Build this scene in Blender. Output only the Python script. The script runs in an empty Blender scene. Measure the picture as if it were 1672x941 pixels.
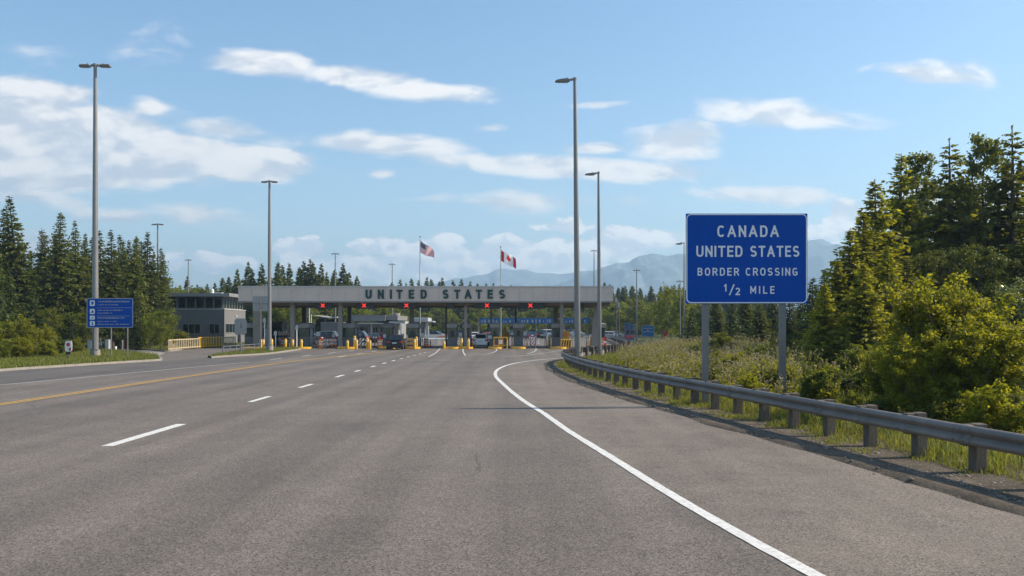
import bpy, bmesh, math, random
import numpy as np
from mathutils import Vector, Matrix

R = math.radians
SC = bpy.context.scene
COL = SC.collection
F, HOR, CXP, CAMH = 1393.3, 533.0, 836.0, 2.4      # focal length in photo pixels, horizon row, centre column, eye height


def gp(px, py):
    """ground point (x, y) seen at a photo position"""
    y = F * CAMH / (py - HOR)
    return ((px - CXP) / F * y, y)


def xat(px, y):
    return (px - CXP) / F * y


def zat(py, y):
    return CAMH + (HOR - py) / F * y


# ------------------------------------------------------------------ materials
def _n(nt, t, **kw):
    n = nt.nodes.new(t)
    for k, v in kw.items():
        setattr(n, k, v)
    return n


def srgb(r, g, b):
    f = lambda c: (c / 255 / 12.92) if c / 255 <= 0.04045 else ((c / 255 + 0.055) / 1.055) ** 2.4
    return (f(r), f(g), f(b))


MATS = {}


def mat(name, col, rough=0.6, metal=0.0, vary=0.15, scale=3.0, bump=0.0, bscale=40.0, dirt=0.0, spec=0.5, objcol=False, stretch=(1, 1, 1)):
    """painted / metal / wood surface with uneven tone, dirt and fine bump"""
    if name in MATS:
        return MATS[name]
    m = bpy.data.materials.new(name)
    m.use_nodes = True
    nt = m.node_tree
    b = nt.nodes['Principled BSDF']
    b.inputs['Roughness'].default_value = rough
    b.inputs['Metallic'].default_value = metal
    b.inputs['Specular IOR Level'].default_value = spec
    tc = _n(nt, 'ShaderNodeTexCoord')
    mp = _n(nt, 'ShaderNodeMapping')
    mp.inputs['Scale'].default_value = stretch
    nt.links.new(tc.outputs['Object'], mp.inputs['Vector'])
    no = _n(nt, 'ShaderNodeTexNoise')
    no.inputs['Scale'].default_value = scale
    no.inputs['Detail'].default_value = 6
    no.inputs['Roughness'].default_value = 0.65
    nt.links.new(mp.outputs['Vector'], no.inputs['Vector'])
    mr = _n(nt, 'ShaderNodeMapRange')
    mr.inputs['From Min'].default_value = 0.3
    mr.inputs['From Max'].default_value = 0.7
    mr.inputs['To Min'].default_value = 1 - vary
    mr.inputs['To Max'].default_value = 1 + vary
    nt.links.new(no.outputs['Fac'], mr.inputs['Value'])
    vm = _n(nt, 'ShaderNodeVectorMath', operation='SCALE')
    if objcol:
        oi = _n(nt, 'ShaderNodeObjectInfo')
        nt.links.new(oi.outputs['Color'], vm.inputs[0])
    else:
        vm.inputs[0].default_value = col
    nt.links.new(mr.outputs['Result'], vm.inputs['Scale'])
    out = vm.outputs['Vector']
    if dirt:
        n2 = _n(nt, 'ShaderNodeTexNoise')
        n2.inputs['Scale'].default_value = scale * 2.3
        n2.inputs['Detail'].default_value = 8
        n2.inputs['Roughness'].default_value = 0.75
        nt.links.new(mp.outputs['Vector'], n2.inputs['Vector'])
        r2 = _n(nt, 'ShaderNodeMapRange')
        r2.inputs['From Min'].default_value = 0.52
        r2.inputs['From Max'].default_value = 0.72
        r2.inputs['To Max'].default_value = dirt
        nt.links.new(n2.outputs['Fac'], r2.inputs['Value'])
        mx = _n(nt, 'ShaderNodeMix', data_type='RGBA')
        nt.links.new(r2.outputs['Result'], mx.inputs['Factor'])
        nt.links.new(out, mx.inputs['A'])
        mx.inputs['B'].default_value = (0.07, 0.055, 0.04, 1)
        out = mx.outputs['Result']
    nt.links.new(out, b.inputs['Base Color'])
    rr = _n(nt, 'ShaderNodeMapRange')
    rr.inputs['To Min'].default_value = max(0.02, rough - 0.12)
    rr.inputs['To Max'].default_value = min(1, rough + 0.12)
    nt.links.new(no.outputs['Fac'], rr.inputs['Value'])
    nt.links.new(rr.outputs['Result'], b.inputs['Roughness'])
    if bump:
        nb = _n(nt, 'ShaderNodeTexNoise')
        nb.inputs['Scale'].default_value = bscale
        nb.inputs['Detail'].default_value = 4
        nt.links.new(mp.outputs['Vector'], nb.inputs['Vector'])
        bp = _n(nt, 'ShaderNodeBump')
        bp.inputs['Strength'].default_value = bump
        bp.inputs['Distance'].default_value = 0.02
        nt.links.new(nb.outputs['Fac'], bp.inputs['Height'])
        nt.links.new(bp.outputs['Normal'], b.inputs['Normal'])
    MATS[name] = m
    return m


def leaf_mat(name, dark, light, trans=0.35, tcol=None, rough=0.5, objvar=0.25, spec=0.35):
    if name in MATS:
        return MATS[name]
    m = bpy.data.materials.new(name)
    m.use_nodes = True
    nt = m.node_tree
    b = nt.nodes['Principled BSDF']
    out = nt.nodes['Material Output']
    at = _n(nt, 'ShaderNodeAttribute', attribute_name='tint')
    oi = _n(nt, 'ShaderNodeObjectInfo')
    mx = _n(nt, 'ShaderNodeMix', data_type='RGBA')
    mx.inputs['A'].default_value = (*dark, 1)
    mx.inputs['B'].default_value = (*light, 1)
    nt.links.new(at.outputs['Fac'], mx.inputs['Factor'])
    mr = _n(nt, 'ShaderNodeMapRange')
    mr.inputs['To Min'].default_value = 1 - objvar
    mr.inputs['To Max'].default_value = 1 + objvar
    nt.links.new(oi.outputs['Random'], mr.inputs['Value'])
    vm = _n(nt, 'ShaderNodeVectorMath', operation='SCALE')
    nt.links.new(mx.outputs['Result'], vm.inputs[0])
    nt.links.new(mr.outputs['Result'], vm.inputs['Scale'])
    nt.links.new(vm.outputs['Vector'], b.inputs['Base Color'])
    b.inputs['Roughness'].default_value = rough
    b.inputs['Specular IOR Level'].default_value = spec
    tr = _n(nt, 'ShaderNodeBsdfTranslucent')
    v2 = _n(nt, 'ShaderNodeVectorMath', operation='MULTIPLY')
    nt.links.new(vm.outputs['Vector'], v2.inputs[0])
    v2.inputs[1].default_value = tcol or (1.6, 1.5, 0.7)
    nt.links.new(v2.outputs['Vector'], tr.inputs['Color'])
    ms = _n(nt, 'ShaderNodeMixShader')
    ms.inputs['Fac'].default_value = trans
    nt.links.new(b.outputs['BSDF'], ms.inputs[1])
    nt.links.new(tr.outputs['BSDF'], ms.inputs[2])
    nt.links.new(ms.outputs['Shader'], out.inputs['Surface'])
    MATS[name] = m
    return m


def glass_mat(name, col, rough=0.06):
    if name in MATS:
        return MATS[name]
    m = mat(name, col, rough, 0.0, 0.2, 1.5, spec=0.8)
    return m


def emit_mat(name, col, s):
    m = bpy.data.materials.new(name)
    m.use_nodes = True
    b = m.node_tree.nodes['Principled BSDF']
    b.inputs['Base Color'].default_value = (*col, 1)
    b.inputs['Emission Color'].default_value = (*col, 1)
    b.inputs['Emission Strength'].default_value = s
    MATS[name] = m
    return m


def ground_mat(name, cols, scale=0.6, fine=14.0, bump=0.4, rough=0.95):
    """three-tone earth / grass / gravel"""
    m = bpy.data.materials.new(name)
    m.use_nodes = True
    nt = m.node_tree
    b = nt.nodes['Principled BSDF']
    b.inputs['Roughness'].default_value = rough
    b.inputs['Specular IOR Level'].default_value = 0.15
    tc = _n(nt, 'ShaderNodeTexCoord')
    n1 = _n(nt, 'ShaderNodeTexNoise')
    n1.inputs['Scale'].default_value = scale
    n1.inputs['Detail'].default_value = 8
    n1.inputs['Roughness'].default_value = 0.7
    n2 = _n(nt, 'ShaderNodeTexNoise')
    n2.inputs['Scale'].default_value = fine
    n2.inputs['Detail'].default_value = 6
    n2.inputs['Roughness'].default_value = 0.75
    nt.links.new(tc.outputs['Object'], n1.inputs['Vector'])
    nt.links.new(tc.outputs['Object'], n2.inputs['Vector'])
    ad = _n(nt, 'ShaderNodeMath', operation='MULTIPLY_ADD')
    ad.inputs[1].default_value = 0.6
    nt.links.new(n2.outputs['Fac'], ad.inputs[0])
    mu = _n(nt, 'ShaderNodeMath', operation='MULTIPLY')
    mu.inputs[1].default_value = 0.5
    nt.links.new(n1.outputs['Fac'], mu.inputs[0])
    nt.links.new(mu.outputs[0], ad.inputs[2])
    cr = _n(nt, 'ShaderNodeValToRGB')
    e = cr.color_ramp.elements
    e[0].position, e[0].color = 0.38, (*cols[0], 1)
    e[1].position, e[1].color = 0.72, (*cols[2], 1)
    k = e.new(0.55)
    k.color = (*cols[1], 1)
    nt.links.new(ad.outputs[0], cr.inputs['Fac'])
    nt.links.new(cr.outputs['Color'], b.inputs['Base Color'])
    bp = _n(nt, 'ShaderNodeBump')
    bp.inputs['Strength'].default_value = bump
    bp.inputs['Distance'].default_value = 0.05
    nt.links.new(n2.outputs['Fac'], bp.inputs['Height'])
    nt.links.new(bp.outputs['Normal'], b.inputs['Normal'])
    MATS[name] = m
    return m


def asphalt_mat(name, lo, hi, warm=(1.0, 0.95, 0.9), dust=0.0):
    m = bpy.data.materials.new(name)
    m.use_nodes = True
    nt = m.node_tree
    L = nt.links.new
    b = nt.nodes['Principled BSDF']
    b.inputs['Specular IOR Level'].default_value = 0.5
    b.inputs['Roughness'].default_value = 0.8
    tc = _n(nt, 'ShaderNodeTexCoord')

    def noise(scale, detail=4, rough=0.6, st=None):
        n = _n(nt, 'ShaderNodeTexNoise')
        n.inputs['Scale'].default_value = scale
        n.inputs['Detail'].default_value = detail
        n.inputs['Roughness'].default_value = rough
        if st:
            mp = _n(nt, 'ShaderNodeMapping')
            mp.inputs['Scale'].default_value = st
            L(tc.outputs['Object'], mp.inputs['Vector'])
            L(mp.outputs['Vector'], n.inputs['Vector'])
        else:
            L(tc.outputs['Object'], n.inputs['Vector'])
        return n.outputs['Fac']

    def mrange(s, a, b_, c, d):
        r = _n(nt, 'ShaderNodeMapRange')
        for k, v in zip(('From Min', 'From Max', 'To Min', 'To Max'), (a, b_, c, d)):
            r.inputs[k].default_value = v
        L(s, r.inputs['Value'])
        return r.outputs['Result']

    def mul(a, b_):
        r = _n(nt, 'ShaderNodeMath', operation='MULTIPLY')
        L(a, r.inputs[0])
        if isinstance(b_, float):
            r.inputs[1].default_value = b_
        else:
            L(b_, r.inputs[1])
        return r.outputs[0]

    grain = noise(55.0, 5, 0.8)
    vo = _n(nt, 'ShaderNodeTexVoronoi')
    vo.inputs['Scale'].default_value = 58.0
    L(tc.outputs['Object'], vo.inputs['Vector'])
    stone = mrange(vo.outputs['Color'], 0.1, 0.95, 0.3, 1.8)
    g = mul(mrange(grain, 0.33, 0.68, 0.62, 1.38), stone)
    big = mrange(noise(0.22, 6, 0.6), 0.3, 0.7, 0.86, 1.14)
    mid = mrange(noise(2.2, 6, 0.7), 0.3, 0.7, 0.92, 1.08)
    track = mrange(noise(1.0, 3, 0.5, (0.9, 0.018, 1)), 0.35, 0.65, 0.80, 1.12)
    oil = mul(mrange(noise(1.0, 5, 0.6, (0.5, 0.05, 1)), 0.58, 0.75, 1.0, 0.78), mrange(noise(1.4, 3, 0.5), 0.68, 0.76, 1.0, 0.72))
    sx_ = _n(nt, 'ShaderNodeSeparateXYZ')
    L(tc.outputs['Object'], sx_.inputs[0])
    wear = None
    for x0, w_, a_ in ((-4.1, 0.45, 0.17), (-6.3, 0.4, 0.10), (-2.0, 0.4, 0.10), (-10.4, 0.45, 0.12), (-12.6, 0.4, 0.12), (-17.4, 0.5, 0.1), (-19.3, 0.5, 0.1)):
        d_ = _n(nt, 'ShaderNodeMath', operation='SUBTRACT')
        L(sx_.outputs[0], d_.inputs[0])
        d_.inputs[1].default_value = x0
        ab = _n(nt, 'ShaderNodeMath', operation='ABSOLUTE')
        L(d_.outputs[0], ab.inputs[0])
        q_ = mrange(ab.outputs[0], 0.0, w_ * 1.6, 1.0 - a_, 1.0)
        wear = q_ if wear is None else mul(wear, q_)
    wn = _n(nt, 'ShaderNodeMix', data_type='FLOAT')
    L(mrange(noise(0.25, 4, 0.6, (1, 0.25, 1)), 0.35, 0.6, 0.0, 1.0), wn.inputs['Factor'])
    wn.inputs['A'].default_value = 1.0
    L(wear, wn.inputs['B'])
    t = mul(mul(mul(mul(big, mid), mul(track, oil)), g), wn.outputs['Result'])
    mx = _n(nt, 'ShaderNodeVectorMath', operation='SCALE')
    base = _n(nt, 'ShaderNodeMix', data_type='RGBA')
    base.inputs['A'].default_value = (lo * warm[0], lo * warm[1], lo * warm[2], 1)
    base.inputs['B'].default_value = (hi * warm[0], hi * warm[1] * 0.99, hi * warm[2] * 0.96, 1)
    L(mrange(noise(0.35, 6, 0.65), 0.3, 0.7, 0.0, 1.0), base.inputs['Factor'])
    L(base.outputs['Result'], mx.inputs[0])
    L(t, mx.inputs['Scale'])
    outc = mx.outputs['Vector']
    # thin sealed cracks
    vc = _n(nt, 'ShaderNodeTexVoronoi', feature='DISTANCE_TO_EDGE')
    vc.inputs['Scale'].default_value = 0.13
    wp = _n(nt, 'ShaderNodeVectorMath', operation='ADD')
    nn = _n(nt, 'ShaderNodeTexNoise')
    nn.inputs['Scale'].default_value = 0.7
    nn.inputs['Detail'].default_value = 5
    L(tc.outputs['Object'], nn.inputs['Vector'])
    L(tc.outputs['Object'], wp.inputs[0])
    L(nn.outputs['Color'], wp.inputs[1])
    L(wp.outputs['Vector'], vc.inputs['Vector'])
    cr = mul(mrange(vc.outputs['Distance'], 0.0012, 0.0032, 0.55, 0.0), mrange(noise(0.12, 2), 0.5, 0.58, 0.0, 1.0))
    mc = _n(nt, 'ShaderNodeMix', data_type='RGBA')
    L(cr, mc.inputs['Factor'])
    L(outc, mc.inputs['A'])
    mc.inputs['B'].default_value = (0.03, 0.028, 0.026, 1)
    outc = mc.outputs['Result']
    if dust:
        md = _n(nt, 'ShaderNodeMix', data_type='RGBA')
        L(mrange(noise(0.8, 7, 0.7), 0.42, 0.68, 0.0, dust), md.inputs['Factor'])
        L(outc, md.inputs['A'])
        md.inputs['B'].default_value = (0.27, 0.22, 0.17, 1)
        outc = md.outputs['Result']
    L(outc, b.inputs['Base Color'])
    bp = _n(nt, 'ShaderNodeBump')
    bp.inputs['Strength'].default_value = 0.55
    bp.inputs['Distance'].default_value = 0.012
    L(grain, bp.inputs['Height'])
    L(bp.outputs['Normal'], b.inputs['Normal'])
    MATS[name] = m
    return m


# ------------------------------------------------------------------ mesh builder
class MB:
    def __init__(self):
        self.v, self.f, self.m = [], [], []

    def add(self, vs, fs, m=0):
        o = len(self.v)
        self.v += [tuple(p) for p in vs]
        for f in fs:
            self.f.append(tuple(i + o for i in f))
            self.m.append(m)
        return self

    def box(self, x0, x1, y0, y1, z0, z1, m=0):
        vs = [(x, y, z) for z in (z0, z1) for y in (y0, y1) for x in (x0, x1)]
        return self.add(vs, [(0, 2, 3, 1), (4, 5, 7, 6), (0, 1, 5, 4), (2, 6, 7, 3), (0, 4, 6, 2), (1, 3, 7, 5)], m)

    def cbox(self, c, s, m=0):
        return self.box(c[0] - s[0] / 2, c[0] + s[0] / 2, c[1] - s[1] / 2, c[1] + s[1] / 2, c[2] - s[2] / 2, c[2] + s[2] / 2, m)

    def tube(self, pts, rad, n=10, m=0, cap=True):
        pts = [Vector(p) for p in pts]
        if not hasattr(rad, '__len__'):
            rad = [rad] * len(pts)
        vs = []
        up = None
        for i, p in enumerate(pts):
            d = (pts[min(i + 1, len(pts) - 1)] - pts[max(i - 1, 0)]).normalized()
            if up is None or abs(up.dot(d)) > 0.95:
                up = Vector((0, 0, 1)) if abs(d.z) < 0.9 else Vector((1, 0, 0))
            a = d.cross(up).normalized()
            c = a.cross(d).normalized()
            for k in range(n):
                t = 2 * math.pi * (k + 0.5) / n
                vs.append(p + (a * math.cos(t) + c * math.sin(t)) * rad[i])
        fs = []
        for i in range(len(pts) - 1):
            for k in range(n):
                k2 = (k + 1) % n
                fs.append((i * n + k, i * n + k2, (i + 1) * n + k2, (i + 1) * n + k))
        if cap:
            fs.append(tuple(range(n))[::-1])
            fs.append(tuple((len(pts) - 1) * n + k for k in range(n)))
        return self.add(vs, fs, m)

    def prism(self, poly, axis, a, b, m=0):
        """polygon of 2-D points swept along an axis; axis x: (y,z), y: (x,z), z: (x,y)"""
        def mk(p, t):
            return {'x': (t, p[0], p[1]), 'y': (p[0], t, p[1]), 'z': (p[0], p[1], t)}[axis]
        n = len(poly)
        vs = [mk(p, a) for p in poly] + [mk(p, b) for p in poly]
        fs = [tuple(range(n))[::-1], tuple(range(n, 2 * n))]
        fs += [(i, (i + 1) % n, (i + 1) % n + n, i + n) for i in range(n)]
        return self.add(vs, fs, m)

    def frustum(self, b0, b1, m=0):
        """two rectangles (x0,x1,y0,y1,z)"""
        vs = []
        for x0, x1, y0, y1, z in (b0, b1):
            vs += [(x0, y0, z), (x1, y0, z), (x1, y1, z), (x0, y1, z)]
        return self.add(vs, [(3, 2, 1, 0), (4, 5, 6, 7), (0, 1, 5, 4), (1, 2, 6, 5), (2, 3, 7, 6), (3, 0, 4, 7)], m)

    def build(self, name, mats, parent=None, smooth=False, bevel=0.0, solid=0.0, label=None):
        if not isinstance(mats, (list, tuple)):
            mats = [mats]
        me = bpy.data.meshes.new(name)
        me.from_pydata(self.v, [], self.f)
        for x in mats:
            me.materials.append(x)
        if len(mats) > 1:
            me.polygons.foreach_set('material_index', self.m)
        bm = bmesh.new()
        bm.from_mesh(me)
        bmesh.ops.recalc_face_normals(bm, faces=bm.faces)
        bm.to_mesh(me)
        bm.free()
        if smooth:
            me.polygons.foreach_set('use_smooth', [True] * len(me.polygons))
            try:
                me.set_sharp_from_angle(angle=R(40))
            except Exception:
                pass
        return link(name, me, parent, bevel, solid, label)


def link(name, me, parent=None, bevel=0.0, solid=0.0, label=None):
    o = bpy.data.objects.new(name, me)
    COL.objects.link(o)
    if parent:
        o.parent = parent
    if solid:
        s = o.modifiers.new('solid', 'SOLIDIFY')
        s.thickness = solid
    if bevel:
        b = o.modifiers.new('bevel', 'BEVEL')
        b.width = bevel
        b.segments = 2
        b.limit_method = 'ANGLE'
    if label:
        o['label'] = label
    return o


def thing(name, label, cat, loc=(0, 0, 0), rz=0.0, group=None):
    o = bpy.data.objects.new(name, None)
    COL.objects.link(o)
    o.location = loc
    o.rotation_euler = (0, 0, rz)
    o.empty_display_size = 0.3
    return tag(o, label, cat, group)


def tag(o, label, cat, group=None):
    o['label'] = label
    o['category'] = cat
    if group:
        o['group'] = group
    return o


def kind(o, k):
    o['kind'] = k
    return o


def copy_tree(o, parent=None):
    c = o.copy()
    COL.objects.link(c)
    if parent:
        c.parent = parent
    for ch in list(o.children):
        copy_tree(ch, c)
    return c


def place(o, loc, rz=0.0, s=1.0, label=None, group=None):
    o.location = loc
    o.rotation_euler = (0, 0, rz)
    o.scale = (s, s, s) if not hasattr(s, '__len__') else s
    if label:
        o['label'] = label
    if group:
        o['group'] = group
    return o


def np_mesh(name, V, Q, mats, tint=None, mi=None, smooth=False):
    """mesh from numpy arrays; Q is (n,4) quads or (n,3) triangles"""
    me = bpy.data.meshes.new(name)
    k = Q.shape[1]
    me.vertices.add(len(V))
    me.vertices.foreach_set('co', V.astype(np.float32).ravel())
    me.loops.add(Q.size)
    me.loops.foreach_set('vertex_index', Q.astype(np.int32).ravel())
    me.polygons.add(len(Q))
    me.polygons.foreach_set('loop_start', np.arange(0, Q.size, k, dtype=np.int32))
    me.polygons.foreach_set('loop_total', np.full(len(Q), k, dtype=np.int32))
    if smooth:
        me.polygons.foreach_set('use_smooth', np.ones(len(Q), dtype=bool))
    for m in (mats if isinstance(mats, (list, tuple)) else [mats]):
        me.materials.append(m)
    if mi is not None:
        me.polygons.foreach_set('material_index', mi.astype(np.int32))
    me.update(calc_edges=True)
    if tint is not None:
        a = me.attributes.new('tint', 'FLOAT', 'FACE')
        a.data.foreach_set('value', tint.astype(np.float32))
    me.validate()
    return me


def vnoise(x, y, seed=0, octaves=4, gain=0.5):
    """2-D value noise on numpy arrays, 0..1"""
    rg = np.random.default_rng(seed)
    T = rg.random((256, 256))
    s = np.zeros_like(x, dtype=float)
    a, tot, f = 1.0, 0.0, 1.0
    for _ in range(octaves):
        X, Y = x * f, y * f
        xi, yi = np.floor(X).astype(int), np.floor(Y).astype(int)
        fx, fy = X - xi, Y - yi
        fx, fy = fx * fx * (3 - 2 * fx), fy * fy * (3 - 2 * fy)
        g = lambda i, j: T[i % 256, j % 256]
        s += a * ((g(xi, yi) * (1 - fx) + g(xi + 1, yi) * fx) * (1 - fy) + (g(xi, yi + 1) * (1 - fx) + g(xi + 1, yi + 1) * fx) * fy)
        tot += a
        a *= gain
        f *= 2.03
    return s / tot


def spline(pts, step=0.5):
    """Catmull-Rom through 2-D points, resampled at even steps"""
    P = [np.array(p, float) for p in pts]
    P = [2 * P[0] - P[1]] + P + [2 * P[-1] - P[-2]]
    out = []
    for i in range(1, len(P) - 2):
        a, b, c, d = P[i - 1:i + 3]
        for t in np.linspace(0, 1, 24, endpoint=False):
            out.append(0.5 * ((2 * b) + (c - a) * t + (2 * a - 5 * b + 4 * c - d) * t * t + (3 * b - a - 3 * c + d) * t ** 3))
    out.append(P[-2])
    out = np.array(out)
    s = np.concatenate([[0], np.cumsum(np.linalg.norm(np.diff(out, axis=0), axis=1))])
    n = max(2, int(s[-1] / step) + 1)
    ss = np.linspace(0, s[-1], n)
    return np.stack([np.interp(ss, s, out[:, 0]), np.interp(ss, s, out[:, 1])], 1)


def normals2(P):
    """unit normals pointing to the right of travel"""
    d = np.gradient(P, axis=0)
    d /= np.linalg.norm(d, axis=1)[:, None]
    return np.stack([d[:, 1], -d[:, 0]], 1)


def ribbon(mb, P, w, z, m=0, wob=0.0, rg=None):
    Nn = normals2(P)
    n = len(P)
    a = P - Nn * w / 2
    b = P + Nn * w / 2
    if wob:
        a = a + Nn * (rg.random(n) - 0.5)[:, None] * wob
        b = b + Nn * (rg.random(n) - 0.5)[:, None] * wob
    vs = [(p[0], p[1], z) for p in a] + [(p[0], p[1], z) for p in b]
    mb.add(vs, [(i, i + n, i + n + 1, i + 1) for i in range(n - 1)], m)


# ------------------------------------------------------------------ stroke lettering
def _arc(cx, cy, rx, ry, a0, a1, n=12, e=1.0):
    o = []
    for i in range(n + 1):
        t = R(a0 + (a1 - a0) * i / n)
        c, s = math.cos(t), math.sin(t)
        o.append((cx + rx * math.copysign(abs(c) ** e, c), cy + ry * math.copysign(abs(s) ** e, s)))
    return o


E_ = 0.8
GLY = {
    'A': (0.70, [[(0, 0), (0.35, 1)], [(0.35, 1), (0.7, 0)], [(0.13, 0.3), (0.57, 0.3)]]),
    'B': (0.56, [[(0, 0), (0, 1)], [(0, 1), (0.3, 1)] + _arc(0.3, 0.76, 0.23, 0.24, 90, -90, 10) + [(0, 0.52)], [(0.3, 0.52)] + _arc(0.3, 0.26, 0.26, 0.26, 90, -90, 10) + [(0, 0)]]),
    'C': (0.58, [_arc(0.3, 0.5, 0.3, 0.5, 42, 318, 22, E_)]),
    'D': (0.58, [[(0, 0), (0, 1)], [(0, 1)] + _arc(0.26, 0.5, 0.32, 0.5, 90, -90, 16, E_) + [(0, 0)]]),
    'E': (0.48, [[(0, 0), (0, 1)], [(0, 1), (0.48, 1)], [(0, 0.52), (0.42, 0.52)], [(0, 0), (0.48, 0)]]),
    'G': (0.58, [_arc(0.3, 0.5, 0.3, 0.5, 42, 300, 20, E_) + [(0.58, 0.12), (0.58, 0.44)], [(0.34, 0.44), (0.58, 0.44)]]),
    'I': (0.0, [[(0, 0), (0, 1)]]),
    'L': (0.46, [[(0, 1), (0, 0)], [(0, 0), (0.46, 0)]]),
    'M': (0.72, [[(0, 0), (0, 1)], [(0, 1), (0.36, 0.3)], [(0.36, 0.3), (0.72, 1)], [(0.72, 1), (0.72, 0)]]),
    'N': (0.58, [[(0, 0), (0, 1)], [(0, 1), (0.58, 0)], [(0.58, 0), (0.58, 1)]]),
    'O': (0.62, [_arc(0.31, 0.5, 0.31, 0.5, 90, 450, 28, E_)]),
    'R': (0.58, [[(0, 0), (0, 1)], [(0, 1), (0.3, 1)] + _arc(0.3, 0.74, 0.26, 0.26, 90, -90, 10) + [(0, 0.48)], [(0.3, 0.48), (0.58, 0)]]),
    'S': (0.56, [_arc(0.28, 0.745, 0.27, 0.255, 28, 262, 14) + _arc(0.28, 0.25, 0.28, 0.25, 84, -152, 14)]),
    'T': (0.58, [[(0, 1), (0.58, 1)], [(0.29, 1), (0.29, 0)]]),
    'U': (0.58, [[(0, 1), (0, 0.28)] + _arc(0.29, 0.28, 0.29, 0.28, 180, 360, 14) + [(0.58, 1)]]),
    '1': (0.2, [[(0.0, 0.78), (0.2, 1)], [(0.2, 1), (0.2, 0)]]),
    '2': (0.54, [_arc(0.27, 0.72, 0.27, 0.28, 160, -35, 14) + [(0, 0)], [(0, 0), (0.56, 0)]]),
    '/': (0.42, [[(0, 0), (0.42, 1)]]),
}


def stroke(mb, pts, t, put, depth, m=0, front_only=False):
    """thick polyline; put(x, z, d) maps letter plane to space"""
    P = np.array(pts, float)
    keep = [0] + [i for i in range(1, len(P)) if np.linalg.norm(P[i] - P[i - 1]) > 1e-6]
    P = P[keep]
    n = len(P)
    closed = np.linalg.norm(P[0] - P[-1]) < 1e-5
    d = np.diff(P, axis=0)
    d /= np.linalg.norm(d, axis=1)[:, None]
    sn = np.stack([-d[:, 1], d[:, 0]], 1)
    A, B = [], []
    for i in range(n):
        if closed:
            n0, n1 = sn[(i - 1) % (n - 1)], sn[i % (n - 1)]
        else:
            n0, n1 = sn[max(i - 1, 0)], sn[min(i, n - 2)]
        mm = n0 + n1
        mm = mm / np.linalg.norm(mm)
        k = min(1.0 / max(mm.dot(n1), 0.35), 1.8)
        A.append(P[i] + mm * k * t / 2)
        B.append(P[i] - mm * k * t / 2)
    vs = [put(p[0], p[1], depth) for p in A] + [put(p[0], p[1], depth) for p in B]
    fs = [(i, i + 1, i + 1 + n, i + n) for i in range(n - 1)]
    if not front_only:
        vs += [put(p[0], p[1], 0) for p in A] + [put(p[0], p[1], 0) for p in B]
        for i in range(n - 1):
            fs.append((i, i + 2 * n, i + 1 + 2 * n, i + 1))
            fs.append((i + n, i + 1 + n, i + 1 + 3 * n, i + 3 * n))
        if not closed:
            fs.append((0, n, 3 * n, 2 * n))
            fs.append((n - 1, 2 * n - 1 + 2 * n, 4 * n - 1, 2 * n - 1) if False else (n - 1, 3 * n - 1, 4 * n - 1, 2 * n - 1))
    mb.add(vs, fs, m)


def text_width(s, h, t, gap, wx=1.0):
    w = 0
    for ch in s:
        w += (GLY[ch][0] * h * wx + t if ch != ' ' else 0.42 * h * wx) + gap
    return w - gap


def text(mb, s, x0, x1, z0, z1, put, tr=0.16, depth=0.003, m=0, front_only=True, dstep=0.0004):
    """lettering fitted between x0..x1, z0..z1 with stroke ratio tr"""
    h = z1 - z0
    t = h * tr
    hh = h - t
    nat = sum((GLY[c][0] * hh + t) if c != ' ' else 0.40 * h for c in s)
    if len(s) > 1:
        gap = 0.17 * h
        wx = 1.0
        extra = (x1 - x0) - nat - gap * (len(s) - 1)
        if extra < 0:
            wx = 1 + extra / nat
        else:
            gap += extra / (len(s) - 1)
    else:
        gap, wx = 0, 1
    x = x0
    k = 0
    for c in s:
        if c == ' ':
            x += 0.40 * h * wx + gap
            continue
        w, st = GLY[c]
        for pl in st:
            q = [(x + t / 2 + p[0] * hh * wx, z0 + t / 2 + p[1] * hh) for p in pl]
            if len(q) == 2:  # lengthen free ends a little so stems meet bars squarely
                a, b = np.array(q[0]), np.array(q[1])
                u = (b - a) / np.linalg.norm(b - a)
                q = [tuple(a - u * t / 2), tuple(b + u * t / 2)]
            if c == 'U':
                q = [(q[0][0], q[0][1] + t / 2)] + q[1:-1] + [(q[-1][0], q[-1][1] + t / 2)]
            stroke(mb, q, t, put, depth + dstep * (k % 5), m, front_only)
            k += 1
        x += w * hh * wx + t + gap

# ------------------------------------------------------------------ camera, light, sky, air
cam = bpy.data.cameras.new('camera')
camo = bpy.data.objects.new('camera', cam)
COL.objects.link(camo)
camo.location = (0, 0, CAMH)
camo.rotation_euler = (R(90), 0, 0)
cam.lens, cam.sensor_width = 30.0, 36.0
cam.shift_y = (HOR - 470.5) / 1672
cam.clip_end = 20000
cam.clip_start = 0.1
SC.camera = camo

SUN_EL, SUN_AZ = 38.0, 6.0     # degrees; azimuth from +X towards +Y
ce = math.cos(R(SUN_EL))
to_sun = Vector((ce * math.cos(R(SUN_AZ)), ce * math.sin(R(SUN_AZ)), math.sin(R(SUN_EL))))
sl = bpy.data.lights.new('sun', 'SUN')
sl.energy, sl.angle, sl.color = 5.0, R(0.53), (1.0, 0.87, 0.70)
so = bpy.data.objects.new('sun', sl)
COL.objects.link(so)
so.rotation_euler = (-to_sun).to_track_quat('-Z', 'Y').to_euler()
so.location = (60, 20, 80)

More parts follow.
